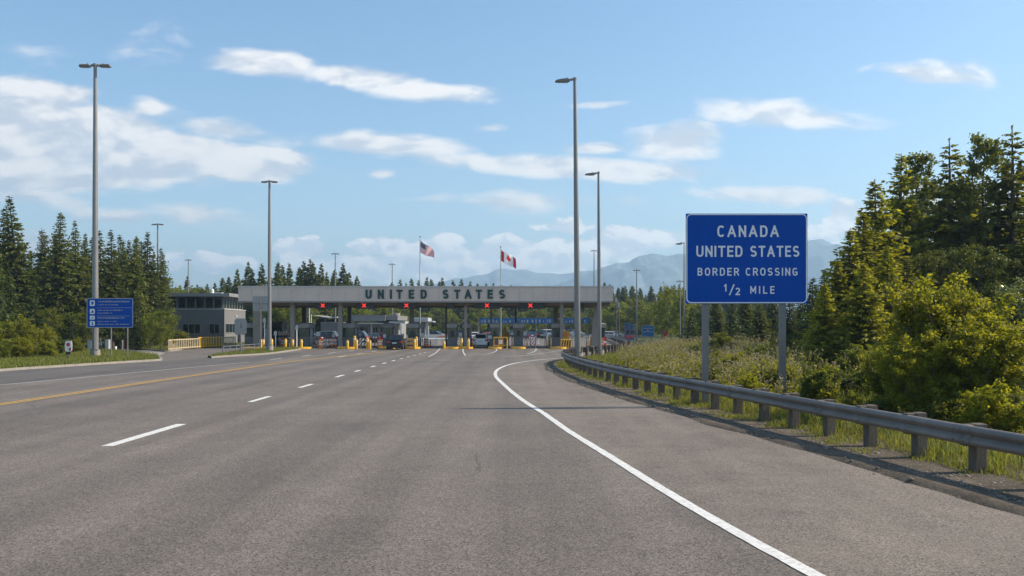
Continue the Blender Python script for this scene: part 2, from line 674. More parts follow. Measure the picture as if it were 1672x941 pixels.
W = bpy.data.worlds.new('World')
SC.world = W
W.use_nodes = True
nt = W.node_tree
bg = nt.nodes['Background']
bg.inputs['Strength'].default_value = 0.128
sky = _n(nt, 'ShaderNodeTexSky', sky_type='NISHITA', sun_disc=False)
sky.sun_elevation, sky.sun_rotation = R(SUN_EL), R(90 - SUN_AZ)
sky.air_density, sky.dust_density, sky.ozone_density, sky.altitude = 1.0, 0.6, 1.2, 50
hs = _n(nt, 'ShaderNodeHueSaturation')
hs.inputs['Saturation'].default_value = 1.16
hs.inputs['Value'].default_value = 1.12
nt.links.new(sky.outputs['Color'], hs.inputs['Color'])


class Nd:
    """tiny expression wrapper for math nodes"""
    def __init__(self, s):
        self.s = s

    @staticmethod
    def op(o, *a, clamp=False):
        n = _n(nt, 'ShaderNodeMath', operation=o, use_clamp=clamp)
        for i, x in enumerate(a):
            if isinstance(x, Nd):
                nt.links.new(x.s, n.inputs[i])
            else:
                n.inputs[i].default_value = x
        return Nd(n.outputs[0])

    def __add__(self, o): return Nd.op('ADD', self, o)
    def __sub__(self, o): return Nd.op('SUBTRACT', self, o)
    def __mul__(self, o): return Nd.op('MULTIPLY', self, o)
    def __truediv__(self, o): return Nd.op('DIVIDE', self, o)
    def max(self, o): return Nd.op('MAXIMUM', self, o)
    def min(self, o): return Nd.op('MINIMUM', self, o)


def ramp(x, a, b, c=0.0, d=1.0):
    r = _n(nt, 'ShaderNodeMapRange', interpolation_type='SMOOTHSTEP')
    for k, v in zip(('From Min', 'From Max', 'To Min', 'To Max'), (a, b, c, d)):
        r.inputs[k].default_value = v
    nt.links.new(x.s, r.inputs['Value'])
    return Nd(r.outputs['Result'])


tc = _n(nt, 'ShaderNodeTexCoord')
sx = _n(nt, 'ShaderNodeSeparateXYZ')
nt.links.new(tc.outputs['Generated'], sx.inputs[0])
dx, dy, dz = Nd(sx.outputs[0]), Nd(sx.outputs[1]), Nd(sx.outputs[2])
ys = dy.max(0.08)
U, V = dx / ys, dz / ys              # direction of view: tangent of azimuth and of elevation


def wnoise(su, sv, detail=6, rough=0.55, w=0.0, du=0.0, dv=0.0, dist=0.0):
    c = _n(nt, 'ShaderNodeCombineXYZ')
    nt.links.new(((U + du) * su).s, c.inputs[0])
    nt.links.new(((V + dv) * sv).s, c.inputs[1])
    c.inputs[2].default_value = w
    n = _n(nt, 'ShaderNodeTexNoise')
    n.inputs['Scale'].default_value = 1
    n.inputs['Detail'].default_value = detail
    n.inputs['Roughness'].default_value = rough
    n.inputs['Distortion'].default_value = dist
    nt.links.new(c.outputs[0], n.inputs['Vector'])
    return Nd(n.outputs['Fac'])


def blobs(lst):
    """largest of several soft tilted ellipses; each (px, py, half width, half height, slope deg, strength)"""
    best = None
    for px, py, hw, hh, ang, st in lst:
        u0, v0 = (px - CXP) / F, (HOR - py) / F
        ca, sa = math.cos(R(-ang)), math.sin(R(-ang))
        a = ((U - u0) * ca + (V - v0) * sa) * (F / hw)
        b = ((V - v0) * ca - (U - u0) * sa) * (F / hh)
        r = (Nd.op('SQRT', a * a + b * b) * -1.0 + 1.0) * st
        r = r.max(-1.0)
        best = r if best is None else best.max(r)
    return best


streak = blobs([
    (440, 104, 150, 22, 4, 1.0), (585, 128, 170, 26, 8, 1.3), (720, 150, 110, 18, 5, 0.8), (650, 140, 160, 20, 8, 1.0),
    (90, 222, 270, 66, 6, 2.4), (300, 250, 280, 40, 7, 2.0), (60, 150, 110, 26, 8, 1.4), (120, 275, 300, 46, 0, 1.7), (30, 150, 120, 32, 8, 1.0), (60, 280, 170, 40, 0, 0.8),
    (245, 178, 40, 20, 10, 0.8), (370, 214, 140, 26, 8, 0.9), (20, 315, 120, 30, 0, 0.6),
    (645, 238, 150, 22, 2, 1.0), (798, 210, 50, 9, -6, 0.7), (940, 273, 290, 22, 3, 1.2), (1090, 232, 90, 38, -6, 1.2),
    (975, 243, 70, 12, 0, 0.9), (625, 284, 32, 9, 0, 0.7), (975, 172, 45, 7, -3, 0.6), (190, 78, 70, 12, -4, 0.1),
    (330, 352, 95, 22, 4, 0.7), (200, 357, 80, 16, 0, 0.6), (1300, 190, 160, 26, 5, 0.8), (1500, 120, 150, 22, 6, 0.7),
    (1240, 318, 130, 15, 2, 0.7), (100, 400, 180, 22, 0, 0.55), (860, 330, 160, 12, 0, 0.35)])
puff = blobs([
    (487, 408, 46, 24, 0, 1.0), (610, 402, 40, 14, 0, 0.9), (705, 425, 75, 36, 0, 1.1), (770, 440, 80, 34, 0, 1.0), (850, 425, 90, 36, 0, 1.1),
    (925, 420, 80, 36, 0, 1.0), (640, 440, 150, 24, 0, 0.8), (925, 372, 50, 14, 0, 0.6), (1010, 400, 60, 28, 0, 0.8), (1080, 392, 50, 20, 0, 0.8),
    (1378, 358, 36, 30, 0, 1.1), (1330, 385, 50, 20, 0, 0.8), (540, 430, 90, 16, 0, 0.6), (300, 430, 160, 14, 0, 0.4), (1560, 340, 130, 40, 0, 0.8),
    (735, 395, 26, 18, 0, 0.9), (660, 415, 34, 18, 0, 0.8)])
na = wnoise(10, 24, 9, 0.54, 1.3, dist=0.25)
na2 = wnoise(10, 24, 9, 0.54, 1.3, du=0.012, dv=0.014, dist=0.35)
nb = wnoise(30, 42, 8, 0.52, 4.1, dist=0.2)
nb2 = wnoise(30, 42, 8, 0.52, 4.1, du=0.008, dv=0.009, dist=0.2)
ma = ramp(streak * 0.52 + (na - 0.5) * 1.25, -0.05, 0.32)
mb_ = ramp(puff * 0.8 + (nb - 0.5) * 1.5, -0.10, 0.10)
gen = ramp(wnoise(3, 9, 7, 0.55, 8.0), 0.52, 0.7) * ramp(dy, 0.15, -0.1)    # the half of the sky behind the road
mask = (ma * 0.90).max(mb_ * 0.92).max(gen * 0.7)
mask = mask * ramp(dz, -0.005, 0.02)
lit = ramp(na - na2, -0.09, 0.09) * ramp(mb_, 0.6, 0.1, 0.1, 1.0) + ramp(nb - nb2, -0.09, 0.09) * ramp(mb_, 0.1, 0.6, 0.0, 0.9)
ccol = _n(nt, 'ShaderNodeMix', data_type='RGBA')
nt.links.new(lit.s, ccol.inputs['Factor'])
ccol.inputs['A'].default_value = (4.2, 4.4, 4.8, 1)
ccol.inputs['B'].default_value = (7.0, 6.6, 6.2, 1)
smix = _n(nt, 'ShaderNodeMix', data_type='RGBA')
nt.links.new(mask.s, smix.inputs['Factor'])
csc = _n(nt, 'ShaderNodeVectorMath', operation='SCALE')
nt.links.new(ccol.outputs['Result'], csc.inputs[0])
nt.links.new((ramp(dz, 0.17, 0.03, 0.0, 0.6) * ramp(mb_, 0.2, 0.9) + 1.0).s, csc.inputs['Scale'])
tint = _n(nt, 'ShaderNodeVectorMath', operation='MULTIPLY')
nt.links.new(hs.outputs['Color'], tint.inputs[0])
tint.inputs[1].default_value = (0.955, 0.965, 0.925)
nt.links.new(tint.outputs['Vector'], smix.inputs['A'])
nt.links.new(csc.outputs['Vector'], smix.inputs['B'])
nt.links.new(smix.outputs['Result'], bg.inputs['Color'])
W.cycles.sampling_method = 'MANUAL'
W.cycles.sample_map_resolution = 1024

hz = MB().box(-6200, 6200, -600, 7200, -3.0, 480.0).build('haze', [])
kind(hz, 'stuff')
hm = bpy.data.materials.new('haze_air')
hm.use_nodes = True
for n in list(hm.node_tree.nodes):
    if n.type != 'OUTPUT_MATERIAL':
        hm.node_tree.nodes.remove(n)
pv = _n(hm.node_tree, 'ShaderNodeVolumePrincipled')
pv.inputs['Color'].default_value = (0.52, 0.77, 1.0, 1)
pv.inputs['Density'].default_value = 0.00030
pv.inputs['Anisotropy'].default_value = 0.2
hm.node_tree.links.new(pv.outputs['Volume'], hm.node_tree.nodes['Material Output'].inputs['Volume'])
hz.data.materials.append(hm)

# ------------------------------------------------------------------ terrain
M_SOIL = ground_mat('verge_soil', [(0.030, 0.036, 0.012), (0.055, 0.065, 0.022), (0.10, 0.095, 0.04)], 0.5, 9.0)
M_GRAVEL = ground_mat('shoulder_gravel', [(0.05, 0.042, 0.033), (0.12, 0.10, 0.078), (0.26, 0.22, 0.17)], 1.5, 22.0, 1.0)
M_FAR = ground_mat('far_ground', [(0.018, 0.03, 0.012), (0.03, 0.045, 0.018), (0.06, 0.07, 0.03)], 0.01, 0.2, 0.0)
M_ASPH = asphalt_mat('asphalt', 0.124, 0.158, (1.0, 0.845, 0.71))
M_SHO = asphalt_mat('asphalt_shoulder', 0.135, 0.172, (1.0, 0.835, 0.675), dust=0.3)
M_OLD = asphalt_mat('asphalt_side_lane', 0.09, 0.115, (1.05, 0.92, 0.80))
M_BERM = ground_mat('berm_asphalt', [(0.07, 0.057, 0.044), (0.14, 0.115, 0.088), (0.24, 0.20, 0.15)], 2.0, 26.0, 0.9)
M_CONC = mat('concrete', (0.27, 0.245, 0.21), 0.85, vary=0.18, scale=2.0, bump=0.2, bscale=20, dirt=0.35)
M_WLINE = mat('white_road_paint', (0.64, 0.63, 0.60), 0.75, vary=0.2, scale=9, dirt=0.72, bump=0.4, bscale=60)
M_YLINE = mat('yellow_road_paint', (0.62, 0.36, 0.06), 0.75, vary=0.18, scale=4, dirt=0.45)
M_DASHOLD = mat('worn_road_paint', (0.50, 0.49, 0.46), 0.8, vary=0.25, scale=4, dirt=0.6)

g = MB()
xs = [-6000, -3000, -1500, -700, -300, -100, 0, 100, 300, 700, 1500, 3000, 6000]
ysv = [-500, -100, 0, 100, 200, 300, 600, 1200, 2400, 4000, 7000]
gv = [(x, y, -0.02) for y in ysv for x in xs]
nx = len(xs)
g.add(gv, [(j * nx + i, j * nx + i + 1, (j + 1) * nx + i + 1, (j + 1) * nx + i) for j in range(len(ysv) - 1) for i in range(nx - 1)])
kind(g.build('ground', M_FAR), 'structure')

# hazy mountains: height fields falling away from their ridge lines
M_MTN = ground_mat('mountain_slope', [(0.07, 0.12, 0.13), (0.13, 0.18, 0.20), (0.34, 0.36, 0.38)], 0.004, 0.03, 0.0)  # slope tones paled and blued: part of the haze is in the colour


def mountain(name, ridge, Y, seed, depth=900):
    px = np.array([p[0] for p in ridge], float)
    py = np.array([p[1] for p in ridge], float)
    X = np.linspace((px[0] - CXP) / F * Y, (px[-1] - CXP) / F * Y, 260)
    H = np.maximum(0, CAMH + (HOR - np.interp(X / Y * F + CXP, px, py)) * Y / F)
    k = np.ones(5) / 5
    H = np.convolve(np.pad(H, 2, mode='edge'), k, 'valid')
    H = H * (1 + (vnoise(X / 90, X * 0 + seed, seed + 5, 4) - 0.5) * 0.10)
    n = 44
    s = np.linspace(-1, 1, n)
    XX, S = np.meshgrid(X, s)
    base = np.clip(1 - np.abs(S), 0, 1) ** 0.85
    spur = vnoise(XX / 260 + 50, S * 3.0 + 9 + seed, seed, 5)
    crag = vnoise(XX / 60, S * 9 + seed, seed + 1, 4)
    Z = H[None, :] * base * (1 + (spur - 0.5) * 0.9 * np.clip(np.abs(S) * 2.2, 0, 1)) + (crag - 0.5) * 16 * base
    YY = Y + S * depth * (0.8 + 0.4 * vnoise(XX / 400, S * 0 + seed, seed + 2, 2))
    Vv = np.stack([XX.ravel(), YY.ravel(), Z.ravel() - 0.5], 1)
    m = len(X)
    j, i = np.meshgrid(np.arange(n - 1), np.arange(m - 1), indexing='ij')
    q = np.stack([j * m + i, j * m + i + 1, (j + 1) * m + i + 1, (j + 1) * m + i], -1).reshape(-1, 4)
    o = link(name, np_mesh(name, Vv, q, M_MTN, smooth=True))
    return kind(o, 'structure')


mountain('mountain', [(880, 475), (910, 462), (950, 447), (1000, 431), (1040, 417), (1065, 411), (1085, 410), (1115, 414), (1160, 428), (1210, 446), (1260, 470), (1290, 480)], 4000, 3)
mountain('mountain', [(1150, 475), (1210, 440), (1250, 408), (1285, 393), (1320, 394), (1345, 392), (1375, 399), (1420, 415), (1480, 430), (1560, 425), (1680, 440), (1800, 470)], 4500, 11)
mountain('mountain', [(640, 480), (700, 466), (745, 454), (790, 445), (825, 440), (850, 441), (880, 445), (910, 446), (950, 440), (1000, 434), (1060, 450), (1120, 470)], 5200, 21)
mountain('mountain', [(200, 490), (330, 470), (430, 462), (560, 470), (700, 488)], 5600, 31)

# ------------------------------------------------------------------ road
RAIL = spline([(9.1, 2.5), (8.2, 8), (7.3, 13), (6.9, 15.6), (6.15, 20), (5.3, 25), (4.5, 30), (3.85, 35.5), (3.4, 41), (3.15, 46), (3.1, 50), (3.2, 54), (3.75, 58),
               (4.7, 61.2), (5.9, 64.2), (8.1, 71), (10.1, 79), (12.0, 89), (13.4, 101), (14.5, 115), (16.0, 135), (18.0, 160)], 0.25)
rn = normals2(RAIL)                       # travels away from the camera: right normal = verge side
road = MB()
road.add([(-140, -40, 0.0), (60, -40, 0.0), (60, 235, 0.0), (-140, 235, 0.0)], [(0, 1, 2, 3)])
road = kind(road.build('road', M_ASPH), 'structure')

rg = np.random.default_rng(5)
edge = spline([(6.3, -8), (4.7, 0), (3.75, 4.5), (2.93, 8.19), (2.36, 11.5), (1.83, 15.5), (1.3, 19.5), (0.88, 23.4), (0.3, 28.1), (-0.35, 35.2), (-0.82, 42), (-0.72, 48.4), (0.1, 54.8), (1.7, 60.4), (4.3, 65.3), (5.9, 68)], 0.35)
# dusty shoulder between the edge line and the kerb lip
KERB = RAIL - rn * 1.02
KERB = KERB + rn * ((vnoise(np.arange(len(KERB)) * 0.12, np.zeros(len(KERB)), 3, 3) - 0.5) * 0.3)[:, None]
sh = MB()
ke = KERB[(KERB[:, 1] > 2.5) & (KERB[:, 1] < 62)]
yy = np.linspace(3, 61, 90)
ia = np.interp(yy, edge[:, 1], edge[:, 0])
ib = np.interp(yy, ke[:, 1], ke[:, 0]) + 0.2
sh.add([(a, y, 0.004) for a, y in zip(ia, yy)] + [(b, y, 0.004) for b, y in zip(ib, yy)], [(i, i + 90, i + 91, i + 1) for i in range(89)])
sh.build('shoulder', M_SHO, road)
# darker outer lane on the left
sd = MB()
lw = [(-24.5, 20), (-22.6, 28), (-20.9, 34.8), (-19.05, 47.3), (-18.1, 53.4), (-17.6, 57), (-17.6, 66), (-18.5, 76)]
lk = [(-32.0, 20), (-30, 28), (-28.5, 34.8), (-26.8, 47.3), (-25.2, 55), (-24.2, 58.6), (-23.5, 66), (-21.5, 76)]
A_, B_ = spline(lw, 1.0), spline(lk, 1.0)
k = 60
t = np.linspace(20, 76, k)
xa, xb = np.interp(t, A_[:, 1], A_[:, 0]), np.interp(t, B_[:, 1], B_[:, 0])
sd.add([(a, y, 0.004) for a, y in zip(xa, t)] + [(b, y, 0.004) for b, y in zip(xb, t)], [(i, i + 1, i + k + 1, i + k) for i in range(k - 1)])
sd.build('side_lane', M_OLD, road)

mk = MB()
ribbon(mk, edge, 0.17, 0.008, 0, 0.012, rg)
mk.build('edge_line', M_WLINE, road)
for a, b in ((4.0, 7.5), (17.06, 20.9), (27.0, 29.2), (33.3, 35.4), (40.2, 42.0), (45.1, 46.6), (50.2, 51.7), (54.8, 56.2), (59.0, 60.2), (62.8, 63.8), (66.4, 67.3), (70, 70.9), (73.6, 74.4), (77, 77.8)):
    d = MB()
    x = -8.1 if a < 25 else -8.3
    x2 = x + max(0, a - 58) * 0.02
    d.box(x2 - 0.09 - (0.03 if a < 20 else 0), x2 + 0.09 + (0.03 if a < 20 else 0), a, b, 0.005, 0.008)
    d.build('lane_dash', M_WLINE, road)
yl = MB()
yc = spline([(-15.9, 5), (-15.85, 15), (-15.7, 26), (-15.6, 37), (-15.3, 50), (-15.0, 58), (-14.2, 65), (-12.9, 73), (-11.9, 80)], 0.6)
ny = normals2(yc)
ribbon(yl, yc - ny * 0.13, 0.11, 0.008, 0, 0.01, rg)
ribbon(yl, yc + ny * 0.13, 0.11, 0.008, 0, 0.01, rg)
yl.build('centre_line', M_YLINE, road)
wl = MB()
ribbon(wl, spline(lw[:-2], 0.6) + np.array([0.0, 0]), 0.14, 0.009, 0, 0.01, rg)
wl.build('left_lane_line', M_DASHOLD, road)
wl = MB()
for a, b in ((61, 64), (68, 71), (75, 78), (82, 84.5)):
    wl.box(-17.3 - 0.07 + (a - 61) * 0.08, -17.3 + 0.07 + (a - 61) * 0.08, a, b, 0.006, 0.009)
    wl.box(-13.5 + (a - 61) * 0.02, -13.36 + (a - 61) * 0.02, a + 5, b + 5, 0.006, 0.009)
for pts in ([gp(768, 566.5), gp(757, 570), gp(756.5, 575), gp(760, 581)], [gp(804, 567), gp(811, 571), gp(807, 575), gp(793, 578.5), gp(770, 580)], [gp(865, 566.5), gp(875, 570), gp(872, 574.5), gp(860, 578.5)],
            [gp(806, 584), gp(845, 582), gp(880, 578), gp(920, 572)], [gp(700, 583), gp(712, 576), gp(720, 568)]):
    ribbon(wl, spline(pts, 0.4), 0.12, 0.008)
wl.build('approach_lines', M_DASHOLD, road)
# lane markings beyond the booths and two worn patches
wl = MB()
for px in (715, 740, 790, 812, 850, 880, 930):
    x, y = gp(px, 560)
    for q in range(4):
        y0 = 120 + q * 14
        wl.box(x * y0 / 124 - 0.08, x * y0 / 124 + 0.08, y0, y0 + 5, 0.004, 0.008)
wl.build('plaza_lane_lines', M_DASHOLD, road)

# kerb lip of rolled asphalt in front of the guardrail
kb = MB()
prof = [(-0.16, 0.002), (-0.10, 0.03), (-0.02, 0.065), (0.07, 0.08), (0.16, 0.07), (0.3, 0.055)]
vs = []
for i, p in enumerate(KERB):
    for j, (dd, z) in enumerate(prof):
        q = p + rn[i] * (dd + 0.05 * (vnoise(np.array([i * 0.35]), np.array([j * 2.0]), 8, 2)[0] - 0.5))
        vs.append((q[0], q[1], z * (0.75 + 0.5 * vnoise(np.array([i * 0.2]), np.array([0.0]), 9, 3)[0])))
n = len(prof)
kb.add(vs, [(i * n + j, i * n + j + 1, (i + 1) * n + j + 1, (i + 1) * n + j) for i in range(len(KERB) - 1) for j in range(n - 1)])
kind(kb.build('kerb', M_BERM, smooth=True), 'structure')

# verge behind the kerb: gravel strip, then rough ground rising to the trees


def verge_z(dist):
    return 0.055 + 0.035 * np.clip(dist, 0, 60) ** 0.9 + 0.0


def right_dist(x, y):
    """distance of a point to the right of the rail line (negative on the road)"""
    x, y = np.atleast_1d(x).astype(float), np.atleast_1d(y).astype(float)
    P = RAIL[::4]
    Np = rn[::4]
    D = (x[:, None] - P[None, :, 0]) ** 2 + (y[:, None] - P[None, :, 1]) ** 2
    j = D.argmin(1)
    return (x - P[j, 0]) * Np[j, 0] + (y - P[j, 1]) * Np[j, 1], np.sqrt(D[np.arange(len(x)), j])


RL = RAIL[::3]
RNn = rn[::3]
offs = [-0.98, -0.7, -0.3, 0.3, 0.9, 1.4]
vv = []
for p, q in zip(RL, RNn):
    for o_ in offs:
        r_ = p + q * o_
        vv.append((r_[0], r_[1], (0.055 if o_ > -0.9 else 0.0) + 0.03 * vnoise(np.array([r_[0] * 1.7]), np.array([r_[1] * 1.7]), 4, 3)[0]))
n = len(offs)
gm = MB()
gm.add(vv, [(i * n + j, i * n + j + 1, (i + 1) * n + j + 1, (i + 1) * n + j) for i in range(len(RL) - 1) for j in range(n - 1)])
kind(gm.build('shoulder_gravel', M_GRAVEL, smooth=True), 'structure')
# the field: rows at the rail's stations, columns running out to the right
vv = []
uu = [1.2, 2, 3, 4.5, 6.5, 9, 13, 19, 28, 42, 65, 110]
fx = RL[(RL[:, 1] < 57)]
right = []
ystat = np.concatenate([np.linspace(2.5, 60, 60), np.linspace(62, 240, 50)])
inner = np.zeros(len(ystat))
for i, y in enumerate(ystat):
    c = RAIL[np.abs(RAIL[:, 1] - min(y, 158)) < 0.8]
    x0 = c[:, 0].max()
    if y > 158:
        x0 = 18 + (y - 158) * 0.2
    inner[i] = x0
for y, x0 in zip(ystat, inner):
    for o_ in uu:
        x = x0 + o_
        vv.append((x, y, 0.06 + 0.028 * (o_ - 1.2) ** 0.95 + 0.12 * (vnoise(np.array([x * 0.25]), np.array([y * 0.25]), 6, 4)[0] - 0.4) * min(1, o_ / 5)))
n = len(uu)
fm = MB()
fm.add(vv, [(i * n + j, i * n + j + 1, (i + 1) * n + j + 1, (i + 1) * n + j) for i in range(len(ystat) - 1) for j in range(n - 1)])
kind(fm.build('field', M_SOIL, smooth=True), 'structure')


def field_z(x, y):
    x0 = np.interp(y, ystat, inner)
    o_ = np.maximum(np.asarray(x) - x0, 1.2)
    return 0.06 + 0.028 * (o_ - 1.2) ** 0.95


# raised verges on the left, each with its concrete kerb
def verge(name, pts, z=0.10, kerb_edges=None, m=M_SOIL):
    mb = MB()
    mb.prism(pts, 'z', -0.01, z)
    kind(mb.build(name, m), 'structure')
    if kerb_edges:
        k_ = MB()
        for i0, i1 in kerb_edges:
            P = np.array(pts[i0:i1 + 1], float)
            P = spline(P, 1.0) if len(P) > 2 else P
            Nn = normals2(P)
            a, b = P - Nn * 0.02, P + Nn * 0.11
            n_ = len(P)
            vs = [(p[0], p[1], -0.005) for p in a] + [(p[0], p[1], z + 0.03) for p in a] + [(p[0], p[1], z + 0.03) for p in b] + [(p[0], p[1], -0.005) for p in b]
            k_.add(vs, [(r * n_ + i, r * n_ + i + 1, (r + 1) * n_ + i + 1, (r + 1) * n_ + i) for r in range(3) for i in range(n_ - 1)])
        kind(k_.build('kerb', M_CONC), 'structure')


V1 = [gp(-260, 640), gp(-120, 618), gp(0, 606.5), gp(70, 601.5), gp(130, 597.5), gp(200, 593), gp(255, 589.6), gp(262, 587.5), gp(255, 583.5), gp(232, 580), gp(190, 575.5), gp(125, 573), gp(-60, 573), gp(-500, 575)]
verge('left_verge', V1, 0.10, [(0, 8)])
V2 = [gp(343, 585.2), gp(375, 582.8), gp(437, 578.8), gp(470, 574.2), gp(489, 571.4), gp(486, 570), gp(460, 569.5), gp(432, 571), gp(392, 575), gp(358, 580), gp(342, 583.4)]
verge('traffic_island', V2, 0.11, [(0, 5), (5, 10)])
V0 = [gp(-700, 571), gp(-60, 570), gp(125, 569.6), gp(195, 570.2), gp(245, 572.4), gp(270, 574.2), gp(278, 574.0), gp(300, 571.2), gp(330, 568.8), gp(362, 567), gp(385, 565), (-34.2, 113), (-30.5, 124), (-31, 240), (-300, 240)]
verge('forest_floor', V0, 0.10, [(1, 8)])
pm = MB()
pm.prism([gp(120, 572.8), gp(195, 574.6), gp(233, 578.6), gp(256, 582.6), gp(270, 576.5), gp(245, 572.6), gp(195, 570.5), gp(120, 569.9)], 'z', 0.0, 0.006)
kind(pm.build('footpath', M_CONC), 'structure')

# ------------------------------------------------------------------ vegetation
L_CON = leaf_mat('conifer_needles', (0.036, 0.050, 0.009), (0.14, 0.158, 0.025), 0.36, rough=0.6, objvar=0.3)
L_CON2 = leaf_mat('young_conifer_needles', (0.028, 0.046, 0.010), (0.090, 0.115, 0.022), 0.32, rough=0.55, objvar=0.25)
L_BROAD = leaf_mat('broad_leaves', (0.06, 0.088, 0.010), (0.21, 0.225, 0.026), 0.54, objvar=0.22)
L_BROAD2 = leaf_mat('dark_broad_leaves', (0.040, 0.058, 0.010), (0.125, 0.140, 0.022), 0.46, objvar=0.2)
L_YEL = leaf_mat('yellow_green_leaves', (0.095, 0.120, 0.010), (0.30, 0.29, 0.028), 0.6, objvar=0.15)
L_PALE = leaf_mat('pale_leaves', (0.055, 0.080, 0.030), (0.17, 0.195, 0.075), 0.40, rough=0.35, objvar=0.15, spec=0.6)
L_GRASS = leaf_mat('grass_blades', (0.07, 0.10, 0.014), (0.26, 0.26, 0.065), 0.48, rough=0.6, objvar=0.0)
L_DRY = leaf_mat('dry_stalks', (0.17, 0.15, 0.075), (0.42, 0.36, 0.22), 0.35, (1.1, 1.0, 0.8), rough=0.8, objvar=0.0)
M_BARK = mat('bark', (0.085, 0.065, 0.05), 0.95, vary=0.35, scale=6, bump=0.8, bscale=12, stretch=(3, 3, 0.5))
M_BARKL = mat('grey_bark', (0.13, 0.115, 0.095), 0.95, vary=0.3, scale=6, bump=0.6, bscale=12)


def leaf_quads(C, D, S, L, Wd):
    """kite leaves: centre C, long axis D, side axis S (n,3), length and width (n,)"""
    L, Wd = L[:, None], Wd[:, None]
    V = np.stack([C - D * L * 0.5, C + S * Wd * 0.5 - D * L * 0.08, C + D * L * 0.5, C - S * Wd * 0.5 - D * L * 0.08], 1).reshape(-1, 3)
    Q = np.arange(len(V)).reshape(-1, 4)
    return V, Q


def unit(a):
    return a / np.maximum(np.linalg.norm(a, axis=1), 1e-9)[:, None]


def crown_mesh(C, D, L, Wd, tint, m, rg, name='crown', flat=0.0):
    rnd = rg.normal(size=D.shape)
    if flat:
        rnd = rnd * (1 - flat) + np.cross(D, np.array([0, 0, 1.0])) * flat
    S = unit(np.cross(D, rnd)) if not flat else unit(rnd - D * np.sum(rnd * D, 1)[:, None])
    V, Q = leaf_quads(C, D, S, L, Wd)
    return np_mesh(name, V, Q, m, tint=np.clip(tint, 0, 1))


